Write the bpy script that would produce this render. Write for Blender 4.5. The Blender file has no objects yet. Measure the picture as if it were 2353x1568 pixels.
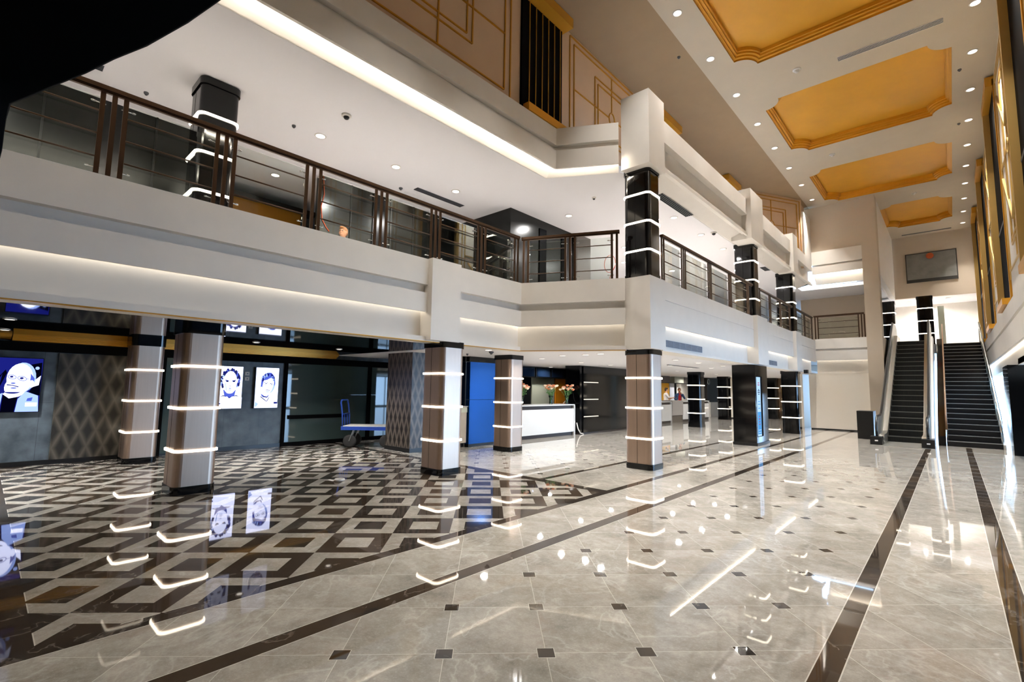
import bpy, bmesh, math, random
from mathutils import Vector, Matrix
from mathutils.geometry import tessellate_polygon
random.seed(7)
S = bpy.context.scene
COL = S.collection
PI = math.pi

# ------------------------------------------------------------------ camera
cam_d = bpy.data.cameras.new('camera'); cam = bpy.data.objects.new('camera', cam_d); COL.objects.link(cam)
cam_d.sensor_width = 36.0; cam_d.lens = 36.0 * 1106.9 / 2353.0; cam_d.clip_start = 0.02; cam_d.clip_end = 200
def camera_matrix(yaw, pitch, roll, loc):
    f = Vector((-math.sin(yaw) * math.cos(pitch), math.cos(yaw) * math.cos(pitch), math.sin(pitch)))
    r = Vector((math.cos(yaw), math.sin(yaw), 0)); u = r.cross(f)
    r2 = r * math.cos(roll) + u * math.sin(roll); u2 = r2.cross(f)
    m = Matrix.Identity(4)
    for i in range(3):
        m[i][0] = r2[i]; m[i][1] = u2[i]; m[i][2] = -f[i]; m[i][3] = loc[i]
    return m
cam.matrix_world = camera_matrix(0.7396254, 0.09762229, 0.01537504, (0, 0, 1.6))
S.camera = cam

# ------------------------------------------------------------------ world, exposure
W = bpy.data.worlds.new('daylight'); S.world = W; W.use_nodes = True
W.node_tree.nodes['Background'].inputs[0].default_value = (0.40, 0.65, 1.0, 1)
W.node_tree.nodes['Background'].inputs[1].default_value = 14.0
S.view_settings.view_transform = 'Standard'; S.view_settings.look = 'None'
S.view_settings.exposure = 0.12; S.view_settings.gamma = 1.0; S.view_settings.use_curve_mapping = False
try:
    S.cycles.use_denoising = True
    S.cycles.max_bounces = 9; S.cycles.diffuse_bounces = 5; S.cycles.glossy_bounces = 5; S.cycles.transparent_max_bounces = 10
    S.cycles.transmission_bounces = 4; S.cycles.sample_clamp_indirect = 60.0; S.cycles.caustics_reflective = False; S.cycles.caustics_refractive = False
    S.cycles.use_light_tree = True
except Exception:
    pass
HALL_W, GAL_W, GRD_W = 52.0, 61.0, 36.0        # watts of the downlights: hall, upper gallery, ground floor
WARM = (1.0, 0.95, 0.885)
NEUT = (1.0, 0.975, 0.95)
# daylight comes in through the glazed entrance under the right-hand balcony; the portal only guides the sampling
pl = bpy.data.lights.new('entrance_daylight', 'AREA'); pl.shape = 'RECTANGLE'; pl.size = 26; pl.size_y = 2.4; pl.cycles.is_portal = True
po = bpy.data.objects.new('entrance_daylight', pl); COL.objects.link(po)
po.location = (7.9, 20, 1.22); po.rotation_euler = (PI / 2, 0, PI / 2)

# ------------------------------------------------------------------ materials
def lin(c):
    return tuple(((v / 255.0) / 12.92 if v / 255.0 <= 0.04045 else ((v / 255.0 + 0.055) / 1.055) ** 2.4) for v in c)
MATS = {}
def mat(name, rgb, rough=0.5, metal=0.0, emit=None, strength=0.0, spec=None, noise=0.0, nscale=6.0, coat=0.0, stretch=None):
    if name in MATS: return MATS[name]
    m = bpy.data.materials.new(name); m.use_nodes = True; nt = m.node_tree; b = nt.nodes['Principled BSDF']
    c = lin(rgb)
    b.inputs['Base Color'].default_value = (*c, 1); b.inputs['Roughness'].default_value = rough; b.inputs['Metallic'].default_value = metal
    if spec is not None: b.inputs['Specular IOR Level'].default_value = spec
    if coat: b.inputs['Coat Weight'].default_value = coat
    if emit is not None:
        b.inputs['Emission Color'].default_value = (*lin(emit), 1); b.inputs['Emission Strength'].default_value = strength
    if noise > 0:
        tc = nt.nodes.new('ShaderNodeTexCoord'); n = nt.nodes.new('ShaderNodeTexNoise'); n.inputs['Scale'].default_value = nscale; n.inputs['Detail'].default_value = 6
        if stretch:
            mp = nt.nodes.new('ShaderNodeMapping'); mp.inputs['Scale'].default_value = stretch
            nt.links.new(tc.outputs['Object'], mp.inputs['Vector']); nt.links.new(mp.outputs[0], n.inputs['Vector'])
        else:
            nt.links.new(tc.outputs['Object'], n.inputs['Vector'])
        r = nt.nodes.new('ShaderNodeValToRGB')
        r.color_ramp.elements[0].position = 0.3; r.color_ramp.elements[1].position = 0.7
        r.color_ramp.elements[0].color = (*[v * (1 - noise) for v in c], 1); r.color_ramp.elements[1].color = (*[min(1, v * (1 + noise)) for v in c], 1)
        nt.links.new(n.outputs['Fac'], r.inputs[0]); nt.links.new(r.outputs[0], b.inputs['Base Color'])
    MATS[name] = m
    return m
def emis(name, rgb, strength):
    if name in MATS: return MATS[name]
    m = bpy.data.materials.new(name); m.use_nodes = True; nt = m.node_tree
    nt.nodes.clear(); e = nt.nodes.new('ShaderNodeEmission'); o = nt.nodes.new('ShaderNodeOutputMaterial')
    e.inputs[0].default_value = (*lin(rgb), 1); e.inputs[1].default_value = strength; nt.links.new(e.outputs[0], o.inputs[0])
    MATS[name] = m; return m
def glass(name, tint, refl=1.0):
    m = bpy.data.materials.new(name); m.use_nodes = True; nt = m.node_tree; nt.nodes.clear()
    t = nt.nodes.new('ShaderNodeBsdfTransparent'); t.inputs[0].default_value = (*tint, 1)
    g = nt.nodes.new('ShaderNodeBsdfGlossy'); g.inputs['Roughness'].default_value = 0.02
    fr = nt.nodes.new('ShaderNodeFresnel'); fr.inputs[0].default_value = 1.5
    mx = nt.nodes.new('ShaderNodeMixShader'); o = nt.nodes.new('ShaderNodeOutputMaterial')
    ml = nt.nodes.new('ShaderNodeMath'); ml.operation = 'MULTIPLY'; ml.inputs[1].default_value = refl
    nt.links.new(fr.outputs[0], ml.inputs[0]); nt.links.new(ml.outputs[0], mx.inputs[0]); nt.links.new(t.outputs[0], mx.inputs[1]); nt.links.new(g.outputs[0], mx.inputs[2]); nt.links.new(mx.outputs[0], o.inputs[0])
    MATS[name] = m; return m

class NB:
    """small helper for math node chains"""
    def __init__(self, nt): self.nt = nt
    def m(self, op, a, b=None, c=None):
        n = self.nt.nodes.new('ShaderNodeMath'); n.operation = op
        for i, v in enumerate((a, b, c)):
            if v is None: continue
            if isinstance(v, (int, float)): n.inputs[i].default_value = v
            else: self.nt.links.new(v, n.inputs[i])
        return n.outputs[0]
    def add(self, a, b): return self.m('ADD', a, b)
    def sub(self, a, b): return self.m('SUBTRACT', a, b)
    def mul(self, a, b): return self.m('MULTIPLY', a, b)
    def lt(self, a, b): return self.m('LESS_THAN', a, b)
    def gt(self, a, b): return self.m('GREATER_THAN', a, b)
    def mx(self, a, b): return self.m('MAXIMUM', a, b)
    def mn(self, a, b): return self.m('MINIMUM', a, b)
    def between(self, v, a, b): return self.mul(self.gt(v, a), self.lt(v, b))
    def mixc(self, f, a, b):
        n = self.nt.nodes.new('ShaderNodeMix'); n.data_type = 'RGBA'
        for s, v in ((n.inputs[0], f), (n.inputs[6], a), (n.inputs[7], b)):
            if isinstance(v, tuple): s.default_value = (*v, 1)
            elif isinstance(v, (int, float)): s.default_value = v
            else: self.nt.links.new(v, s)
        return n.outputs[2]

def floor_material():
    m = bpy.data.materials.new('marble_floor'); m.use_nodes = True; nt = m.node_tree; b = nt.nodes['Principled BSDF']; N = NB(nt)
    geo = nt.nodes.new('ShaderNodeNewGeometry'); sep = nt.nodes.new('ShaderNodeSeparateXYZ'); nt.links.new(geo.outputs['Position'], sep.inputs[0])
    x, y = sep.outputs[0], sep.outputs[1]
    dx, dy = N.add(x, 2.789), N.sub(y, 1.577)
    u = N.mul(N.add(dx, dy), 1 / 0.873); v = N.mul(N.sub(dy, dx), 1 / 0.873)
    fr = lambda s: N.m('FRACT', s)
    du = N.m('ABSOLUTE', N.sub(fr(N.add(u, 0.5)), 0.5)); dv = N.m('ABSOLUTE', N.sub(fr(N.add(v, 0.5)), 0.5))
    grout = N.lt(N.mn(du, dv), 0.0034)
    zone = N.mx(N.between(x, -3.14, -0.69), N.mul(N.lt(x, -5.54), N.gt(y, 6.87)))
    ins = N.mul(N.lt(N.mx(du, dv), 0.082), zone); insg = N.mul(N.lt(N.mx(du, dv), 0.089), zone)
    rect = lambda x0, x1, y0, y1: N.mul(N.between(x, x0, x1), N.between(y, y0, y1))
    bl = [(-3.285, -3.135, -9, 60), (-4.165, -4.03, 0.2, 60), (-5.545, -5.415, 6.86, 60), (-13.5, -4.16, 6.66, 6.86), (-0.69, -0.56, -9, 19.3), (0.2, 0.335, -9, 20.3), (-13.5, -4.03, 0.20, 0.35)]
    band = None; bandg = None
    for (a, c, d, e) in bl:
        k = rect(a, c, d, e); g = rect(a - 0.007, c + 0.007, d - 0.007, e + 0.007)
        band = k if band is None else N.mx(band, k); bandg = g if bandg is None else N.mx(bandg, g)
    cz = rect(-13.5, -4.16, 0.35, 6.66)
    cu, cv = N.add(u, 0.27), N.sub(v, 0.91)
    par = N.m('FLOORED_MODULO', N.add(N.m('FLOOR', cu), N.m('FLOOR', cv)), 2)
    cen = N.lt(N.mx(N.m('ABSOLUTE', N.sub(fr(cu), 0.5)), N.m('ABSOLUTE', N.sub(fr(cv), 0.5))), 0.25)
    xor = N.m('ABSOLUTE', N.sub(par, cen)); chk = N.mul(xor, cz)
    dark = N.mx(N.mx(band, ins), chk)
    # tile id for tone variation: lattice tiles, or checker pieces
    iu = N.add(N.mul(N.m('FLOOR', u), N.sub(1, cz)), N.mul(N.m('FLOOR', cu), cz)); iv = N.add(N.mul(N.m('FLOOR', v), N.sub(1, cz)), N.mul(N.m('FLOOR', cv), cz))
    comb = nt.nodes.new('ShaderNodeCombineXYZ'); nt.links.new(iu, comb.inputs[0]); nt.links.new(iv, comb.inputs[1]); nt.links.new(N.add(N.mul(cen, cz), N.mul(band, 7)), comb.inputs[2])
    wn = nt.nodes.new('ShaderNodeTexWhiteNoise'); wn.noise_dimensions = '3D'; nt.links.new(comb.outputs[0], wn.inputs['Vector'])
    off = nt.nodes.new('ShaderNodeVectorMath'); off.operation = 'MULTIPLY_ADD'; nt.links.new(wn.outputs['Color'], off.inputs[0]); off.inputs[1].default_value = (40, 40, 40); nt.links.new(geo.outputs['Position'], off.inputs[2])
    def noise(scale, detail, dist=0.0, rough=0.55):
        n = nt.nodes.new('ShaderNodeTexNoise'); n.inputs['Scale'].default_value = scale; n.inputs['Detail'].default_value = detail
        n.inputs['Distortion'].default_value = dist; n.inputs['Roughness'].default_value = rough; nt.links.new(off.outputs[0], n.inputs['Vector']); return n.outputs['Fac']
    n1 = noise(2.0, 10, 0.3, 0.7); n2 = noise(1.3, 5, 0.6); n3 = noise(14, 8, 0.2, 0.75)
    vein = N.m('SMOOTH_MIN', 1.0, N.m('POWER', N.sub(1, N.mn(1, N.mul(N.m('ABSOLUTE', N.sub(n2, 0.53)), 45))), 2), 0.05)
    ramp = nt.nodes.new('ShaderNodeValToRGB'); nt.links.new(N.add(N.mul(n1, 0.65), N.mul(n3, 0.35)), ramp.inputs[0])
    e = ramp.color_ramp.elements; e[0].position = 0.34; e[0].color = (*lin((132, 127, 119)), 1); e[1].position = 0.66; e[1].color = (*lin((194, 189, 181)), 1)
    k = e.new(0.5); k.color = (*lin((164, 159, 150)), 1)
    lightc = N.mixc(N.mul(N.mul(vein, n1), 0.75), ramp.outputs[0], lin((212, 210, 204)))
    lightc = N.mixc(N.mul(wn.outputs['Value'], 0.25), lightc, lin((148, 142, 134)))
    n4 = noise(3.2, 7, 0.8, 0.7)
    lightc = N.mixc(N.mul(N.m('SMOOTHSTEP', n4, 0.52, 0.72) if False else N.mn(1, N.mx(0, N.mul(N.sub(n4, 0.53), 5))), 0.5), lightc, lin((146, 130, 120)))
    spk = noise(60, 4, 0, 0.8)
    lightc = N.mixc(N.mul(N.mn(1, N.mx(0, N.mul(N.sub(spk, 0.52), 6))), 0.22), lightc, lin((222, 218, 210)))
    rd = nt.nodes.new('ShaderNodeValToRGB'); nt.links.new(N.add(N.mul(n1, 0.5), N.mul(n3, 0.5)), rd.inputs[0])
    e = rd.color_ramp.elements; e[0].position = 0.35; e[0].color = (*lin((34, 30, 28)), 1); e[1].position = 0.68; e[1].color = (*lin((70, 64, 58)), 1)
    darkc = N.mixc(N.mul(wn.outputs['Value'], 0.45), rd.outputs[0], lin((92, 74, 56)))
    darkc = N.mixc(N.mul(vein, 0.3), darkc, lin((150, 142, 134)))
    g = N.mul(N.mx(N.mx(N.mul(grout, N.sub(1, cz)), insg), bandg), N.sub(1, dark))
    c = N.mixc(dark, lightc, darkc); c = N.mixc(N.mul(g, 0.7), c, lin((222, 217, 208)))
    nt.links.new(c, b.inputs['Base Color'])
    nt.links.new(N.add(0.012, N.mul(n3, 0.03)), b.inputs['Roughness']); b.inputs['Specular IOR Level'].default_value = 0.75
    return m

def diamond_material(name, dark, light, sy, sz, axis):
    """tall diamond lattice woven into a dark panel"""
    m = bpy.data.materials.new(name); m.use_nodes = True; nt = m.node_tree; b = nt.nodes['Principled BSDF']; N = NB(nt)
    geo = nt.nodes.new('ShaderNodeNewGeometry'); sep = nt.nodes.new('ShaderNodeSeparateXYZ'); nt.links.new(geo.outputs['Position'], sep.inputs[0])
    h = sep.outputs[axis] if axis is not None else N.add(sep.outputs[0], sep.outputs[1]); z = sep.outputs[2]
    a, c = N.mul(h, 1 / sy), N.mul(z, 1 / sz)
    p, q = N.m('ABSOLUTE', N.sub(N.m('FRACT', N.add(a, c)), 0.5)), N.m('ABSOLUTE', N.sub(N.m('FRACT', N.sub(a, c)), 0.5))
    d = N.mn(p, q)
    f = N.m('POWER', N.sub(1, N.mn(1, N.mul(d, 3.2))), 1.3)
    nt.links.new(N.mixc(f, lin(dark), lin(light)), b.inputs['Base Color']); b.inputs['Roughness'].default_value = 0.35
    return m

def stone_panel_material():
    m = bpy.data.materials.new('slate_wall'); m.use_nodes = True; nt = m.node_tree; b = nt.nodes['Principled BSDF']; N = NB(nt)
    geo = nt.nodes.new('ShaderNodeNewGeometry'); sep = nt.nodes.new('ShaderNodeSeparateXYZ'); nt.links.new(geo.outputs['Position'], sep.inputs[0])
    n = nt.nodes.new('ShaderNodeTexNoise'); n.inputs['Scale'].default_value = 3; n.inputs['Detail'].default_value = 8; nt.links.new(geo.outputs['Position'], n.inputs['Vector'])
    r = nt.nodes.new('ShaderNodeValToRGB'); nt.links.new(n.outputs['Fac'], r.inputs[0])
    e = r.color_ramp.elements; e[0].position = 0.3; e[0].color = (*lin((56, 66, 74)), 1); e[1].position = 0.75; e[1].color = (*lin((104, 116, 126)), 1)
    j = N.mx(N.lt(N.m('FRACT', N.mul(sep.outputs[1], 1.25)), 0.008), N.lt(N.m('FRACT', N.mul(N.add(sep.outputs[2], 0.02), 1 / 1.2)), 0.005))
    nt.links.new(N.mixc(N.mul(j, 0.6), r.outputs[0], lin((14, 16, 18))), b.inputs['Base Color']); b.inputs['Roughness'].default_value = 0.42
    return m

def rubble_material():
    m = bpy.data.materials.new('rubble_stone'); m.use_nodes = True; nt = m.node_tree; b = nt.nodes['Principled BSDF']
    geo = nt.nodes.new('ShaderNodeNewGeometry'); v = nt.nodes.new('ShaderNodeTexVoronoi'); v.inputs['Scale'].default_value = 5; nt.links.new(geo.outputs['Position'], v.inputs['Vector'])
    r = nt.nodes.new('ShaderNodeValToRGB'); nt.links.new(v.outputs['Color'], r.inputs[0])
    r.color_ramp.elements[0].color = (*lin((52, 38, 26)), 1); r.color_ramp.elements[1].color = (*lin((120, 98, 74)), 1)
    nt.links.new(r.outputs[0], b.inputs['Base Color']); b.inputs['Roughness'].default_value = 0.8
    return m

FLOOR_M = floor_material()
WHITE = mat('white_plaster', (222, 217, 210), 0.75, noise=0.02, nscale=3)
CEILM = mat('ceiling_paint', (190, 177, 156), 0.8, noise=0.02, nscale=2)
GALC = mat('gallery_ceiling_paint', (228, 227, 230), 0.8)
SHADE_TAN = mat('tan_plaster', (154, 130, 99), 0.8, noise=0.03, nscale=2)  # ceiling paint darkened to tan, putting the side strip's dim light into colour
BEIGE = mat('beige_plaster', (196, 182, 164), 0.8)
CREAM = mat('cream_panel', (240, 233, 222), 0.6)
GOLD = mat('gold_paint', (214, 154, 44), 0.36, 0.3, noise=0.015, nscale=2)
GOLDP = mat('gold_ceiling_paint', (214, 154, 38), 0.5, 0.1, noise=0.04, nscale=2)
GOLDT = mat('gold_trim', (196, 140, 40), 0.35, 0.4)
BRASS = mat('pale_gilt', (206, 172, 104), 0.3, 0.5)
BLACKG = mat('black_gloss', (8, 8, 9), 0.08, spec=0.4)
BLACKS = mat('black_satin', (14, 14, 15), 0.3)
BLACKM = mat('matt_black', (5, 5, 6), 0.9, spec=0.1)
GLOSSC = mat('black_mirror_ceiling', (10, 10, 11), 0.03, spec=0.9)
SILVER = mat('brushed_champagne', (182, 160, 144), 0.40, 1.0, noise=0.03, nscale=30, stretch=(1, 1, 0.05))
STEEL = mat('steel', (190, 190, 188), 0.25, 1.0)
STEELB = mat('brushed_steel', (178, 178, 174), 0.38, 0.9)
BRONZE = mat('bronze_rail', (72, 50, 32), 0.35, 0.55)
DARKW = mat('dark_gloss_wall', (17, 18, 16), 0.22, spec=0.4, noise=0.12, nscale=1.5)
SLATE = stone_panel_material()
LED = emis('led_band', (255, 240, 215), 7.0)
COVE = emis('cove_led', (255, 244, 226), 85.0)
COVE2 = emis('cove_led_low', (255, 247, 232), 14.0)
LENS = emis('lamp_lens', (255, 246, 232), 2.4)
GRILL = mat('grille_grey', (86, 88, 94), 0.5)
GRILLD = mat('grille_dark', (46, 44, 42), 0.6)
OFFW = mat('device_white', (214, 210, 204), 0.5)
RAILGLASS = glass('rail_glass', (0.92, 0.95, 0.93), 0.5)
DARKGLASS = mat('dark_glass', (66, 80, 78), 0.03, spec=0.6)
CLEAR = glass('clear_glass', (0.88, 0.94, 0.91))
ORANGE = mat('orange_panel', (214, 132, 18), 0.5)
YELLOW = mat('yellow_panel', (232, 170, 22), 0.5)
GREYP = mat('grey_green_panel', (140, 142, 128), 0.35)
BLUE_REFLECT = mat('blue_gloss_panel', (38, 84, 146), 0.26, 0.85)  # blue reflection of the daylight opposite is put into the base colour
CARPET = mat('gallery_floor', (204, 199, 194), 0.6)
WHITEG = mat('white_gloss_counter', (202, 202, 200), 0.2)
BROWND = mat('dark_brown_kick', (38, 28, 24), 0.35)
RED = mat('red_shirt', (188, 32, 34), 0.8)
CABLE = mat('orange_cable', (206, 80, 40), 0.5)

# ------------------------------------------------------------------ mesh building
class MB:
    def __init__(s): s.v = []; s.f = []; s.mi = []; s.sm = []
    def add(s, vs, fs, mi=0, smooth=False):
        o = len(s.v); s.v += [tuple(p) for p in vs]
        for f in fs: s.f.append([i + o for i in f]); s.mi.append(mi); s.sm.append(smooth)
        return s
    def box(s, x0, y0, z0, x1, y1, z1, mi=0):
        if x0 > x1: x0, x1 = x1, x0
        if y0 > y1: y0, y1 = y1, y0
        if z0 > z1: z0, z1 = z1, z0
        v = [(x0, y0, z0), (x1, y0, z0), (x1, y1, z0), (x0, y1, z0), (x0, y0, z1), (x1, y0, z1), (x1, y1, z1), (x0, y1, z1)]
        return s.add(v, [(0, 3, 2, 1), (4, 5, 6, 7), (0, 1, 5, 4), (1, 2, 6, 5), (2, 3, 7, 6), (3, 0, 4, 7)], mi)
    def obox(s, p, d, l, w, z0, z1, mi=0):
        """box of length l along the flat direction d from point p, centred width w"""
        d = Vector((d[0], d[1])).normalized(); n = Vector((-d.y, d.x)) * (w / 2); a = Vector((p[0], p[1])); b = a + d * l
        q = [a - n, b - n, b + n, a + n]
        return s.prism([(k.x, k.y) for k in q], z0, z1, mi)
    def prism(s, poly, a, b, mi=0, axis='z', smooth=False, caps=True):
        n = len(poly)
        P = (lambda p, t: (p[0], p[1], t)) if axis == 'z' else ((lambda p, t: (t, p[0], p[1])) if axis == 'x' else (lambda p, t: (p[0], t, p[1])))
        v = [P(p, a) for p in poly] + [P(p, b) for p in poly]
        s.add(v, [(i, (i + 1) % n, n + (i + 1) % n, n + i) for i in range(n)], mi, smooth)
        if caps:
            tri = tessellate_polygon([[Vector((p[0], p[1], 0)) for p in poly]])
            for t in tri:
                s.add([v[i] for i in t], [(0, 1, 2)], mi); s.add([v[n + i] for i in t], [(0, 2, 1)], mi)
        return s
    def tube(s, path, r, n=8, mi=0, closed=False, cap=True):
        P = [Vector(p) for p in path]; m = len(P); rings = []; up = None
        R = r if isinstance(r, (list, tuple)) else [r] * m
        for i in range(m):
            a = P[(i - 1) % m] if (i > 0 or closed) else P[i]; b = P[(i + 1) % m] if (i < m - 1 or closed) else P[i]
            t = (b - a).normalized() if (b - a).length > 1e-9 else Vector((0, 0, 1))
            if up is None: up = t.orthogonal().normalized()
            up = (up - t * up.dot(t)); up = up.normalized() if up.length > 1e-6 else t.orthogonal().normalized()
            w = t.cross(up)
            rings.append([P[i] + (up * math.cos(2 * PI * k / n) + w * math.sin(2 * PI * k / n)) * R[i] for k in range(n)])
        v = [p for rg in rings for p in rg]; f = []
        for i in range(m if closed else m - 1):
            j = (i + 1) % m
            for k in range(n): f.append((i * n + k, i * n + (k + 1) % n, j * n + (k + 1) % n, j * n + k))
        if cap and not closed: f += [tuple(range(n - 1, -1, -1)), tuple((m - 1) * n + k for k in range(n))]
        return s.add(v, f, mi, True)
    def lathe(s, prof, c=(0, 0, 0), n=20, mi=0, axis='z'):
        v = []; f = []; m = len(prof)
        for (r, h) in prof:
            for k in range(n):
                a = 2 * PI * k / n; ca, sa = r * math.cos(a), r * math.sin(a)
                v.append((c[0] + ca, c[1] + sa, c[2] + h) if axis == 'z' else ((c[0] + h, c[1] + ca, c[2] + sa) if axis == 'x' else (c[0] + ca, c[1] + h, c[2] + sa)))
        for i in range(m - 1):
            for k in range(n): f.append((i * n + k, i * n + (k + 1) % n, (i + 1) * n + (k + 1) % n, (i + 1) * n + k))
        f += [tuple(range(n - 1, -1, -1)), tuple((m - 1) * n + k for k in range(n))]
        return s.add(v, f, mi, True)
    def ball(s, c, r, n=12, m=8, mi=0):
        rx, ry, rz = r if isinstance(r, (tuple, list)) else (r, r, r)
        v = [(c[0], c[1], c[2] - rz)]
        for i in range(1, m):
            t = PI * i / m
            for k in range(n): v.append((c[0] + rx * math.sin(t) * math.cos(2 * PI * k / n), c[1] + ry * math.sin(t) * math.sin(2 * PI * k / n), c[2] - rz * math.cos(t)))
        v.append((c[0], c[1], c[2] + rz)); f = []
        for k in range(n): f.append((0, 1 + (k + 1) % n, 1 + k)); f.append((len(v) - 1, 1 + (m - 2) * n + k, 1 + (m - 2) * n + (k + 1) % n))
        for i in range(m - 2):
            for k in range(n): f.append((1 + i * n + k, 1 + i * n + (k + 1) % n, 1 + (i + 1) * n + (k + 1) % n, 1 + (i + 1) * n + k))
        return s.add(v, f, mi, True)
    def build(s, name, mats, parent=None):
        o0 = ORG.get(parent.name, Vector((0, 0, 0))) if parent else Vector((0, 0, 0))
        me = bpy.data.meshes.new(name); me.from_pydata([(p[0] - o0.x, p[1] - o0.y, p[2] - o0.z) for p in s.v], [], s.f)
        for m in (mats if isinstance(mats, (list, tuple)) else [mats]): me.materials.append(m)
        for p, i, sm in zip(me.polygons, s.mi, s.sm): p.material_index = i; p.use_smooth = sm
        bm = bmesh.new(); bm.from_mesh(me); bmesh.ops.remove_doubles(bm, verts=bm.verts, dist=1e-5); bmesh.ops.recalc_face_normals(bm, faces=bm.faces); bm.to_mesh(me); bm.free()
        o = bpy.data.objects.new(name, me); COL.objects.link(o)
        if parent: o.parent = parent; ORG[o.name] = o0
        return o
ORG = {}
def thing(name, label, cat, loc=(0, 0, 0), group=None):
    o = bpy.data.objects.new(name, None); COL.objects.link(o); o.location = loc; o.empty_display_size = 0.2
    o['label'] = label; o['category'] = cat
    if group: o['group'] = group
    ORG[o.name] = Vector(loc); return o
def tag(o, label, cat, group=None):
    o['label'] = label; o['category'] = cat
    if group: o['group'] = group
    return o
def struct(o, label=None):
    o['kind'] = 'structure'
    if label: o['label'] = label
    return o
def copy_tree(o, parent=None):
    c = o.copy(); COL.objects.link(c)
    if parent: c.parent = parent
    for ch in list(o.children): copy_tree(ch, c)
    return c
def place(proto, used, loc, label, group=None):
    r = proto if not used else copy_tree(proto)
    r.location = loc; r['label'] = label
    if group: r['group'] = group
    return r
def rrect(x0, y0, x1, y1, r, n=6):
    pts = []
    for (cx, cy, a0) in ((x1 - r, y0 + r, -PI / 2), (x1 - r, y1 - r, 0), (x0 + r, y1 - r, PI / 2), (x0 + r, y0 + r, PI)):
        for i in range(n + 1):
            a = a0 + PI / 2 * i / n; pts.append((cx + r * math.cos(a), cy + r * math.sin(a)))
    return pts
def offset_path(path, d):
    """shift an open polyline to its left by d, mitred"""
    P = [Vector(p) for p in path]; out = []
    for i, p in enumerate(P):
        ns = []
        if i > 0: t = (p - P[i - 1]).normalized(); ns.append(Vector((-t.y, t.x)))
        if i < len(P) - 1: t = (P[i + 1] - p).normalized(); ns.append(Vector((-t.y, t.x)))
        if len(ns) == 1: out.append(p + ns[0] * d)
        else:
            b = (ns[0] + ns[1]).normalized(); out.append(p + b * (d / max(0.3, b.dot(ns[0]))))
    return [(q.x, q.y) for q in out]
def sweep(mb, path, prof, mi=0, closed=True):
    rows = [[(x, y, z) for (x, y) in offset_path(path, d)] for (d, z) in prof]
    n, m = len(prof), len(path)
    v = [p for r in rows for p in r]; f = []
    for i in range(n if closed else n - 1):
        j = (i + 1) % n
        for k in range(m - 1): f.append((i * m + k, i * m + k + 1, j * m + k + 1, j * m + k))
    mb.add(v, f, mi)
    if closed:
        for k in (0, m - 1):
            loop = [rows[i][k] for i in range(n)]
            tri = tessellate_polygon([[Vector((prof[i][0], prof[i][1], 0)) for i in range(n)]])
            for t in tri: mb.add([loop[i] for i in t], [(0, 1, 2)], mi)
def lamp(name, loc, watts, color, size=0.09, spread=2.4, parent=None, rot=(0, 0, 0)):
    l = bpy.data.lights.new(name, 'AREA'); l.shape = 'DISK'; l.size = size; l.energy = watts; l.color = color; l.spread = spread
    o = bpy.data.objects.new(name, l); COL.objects.link(o); o.location = loc; o.rotation_euler = rot
    if parent: o.parent = parent
    return o

ORD = ['first', 'second', 'third', 'fourth', 'fifth', 'sixth', 'seventh', 'eighth', 'ninth', 'tenth', 'eleventh', 'twelfth', 'thirteenth', 'fourteenth', 'fifteenth', 'sixteenth']
UZ, GZ, CZ, UC = 3.92, 2.45, 10.05, 6.38       # upper floor, ground ceiling, hall ceiling, upper ceiling

# ================================================================== SETTING
struct(MB().box(-16, -5.2, -0.2, 8.2, 36.5, 0).build('floor', FLOOR_M), 'polished marble lobby floor with dark inlaid bands and checker')
# hall ceiling with holes for the coffers
def coffer_outline(x0, y0, x1, y1, r, d, n=8):
    pts = []
    X0, Y0, X1, Y1 = x0 + d, y0 + d, x1 - d, y1 - d
    for (cx, cy, a0, a1) in ((x0, y0, PI / 2, 0), (x1, y0, PI, PI / 2), (x1, y1, 1.5 * PI, PI), (x0, y1, 2 * PI, 1.5 * PI)):
        R = r + d; e = math.asin(min(0.99, d / R)) if d > 0 else 0
        s0, s1 = a0 - e, a1 + e
        for i in range(n + 1):
            a = s0 + (s1 - s0) * i / n; pts.append((cx + R * math.cos(a), cy + R * math.sin(a)))
    return pts
COFF = [(-3.71, 2.82, 0.44, 6.83), (-3.71, 8.82, 0.44, 12.84), (-3.71, 14.82, 0.44, 18.83), (-3.71, 20.84, 0.44, 24.78), (-2.04, 26.86, 0.44, 30.86)]
def plate(outer, holes, z):
    loops = [[Vector((p[0], p[1], 0)) for p in outer]] + [[Vector((p[0], p[1], 0)) for p in h] for h in holes]
    flat = [p for l in loops for p in l]
    return [(p.x, p.y, z) for p in flat], [tuple(t) for t in tessellate_polygon(loops)]
cm = MB(); v, f = plate([(-4.42, -5), (1.3, -5), (1.3, 33.2), (-4.42, 33.2)], [coffer_outline(*c, 0.44, 0.0) for c in COFF], CZ); cm.add(v, f)
cm.box(-4.45, -5, CZ, -4.42, 33.2, CZ + 0.04)
struct(cm.build('ceiling', CEILM), 'high hall ceiling with gold coffers')
struct(MB().box(-6.6, -5, CZ + 0.03, -4.43, 25.3, CZ + 0.1).build('ceiling_side', SHADE_TAN), 'tan strip of ceiling beside the left wall')
struct(MB().box(-7, -5, CZ + 0.6, 2, 34, CZ + 0.7).build('ceiling_void', BLACKM))
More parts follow.
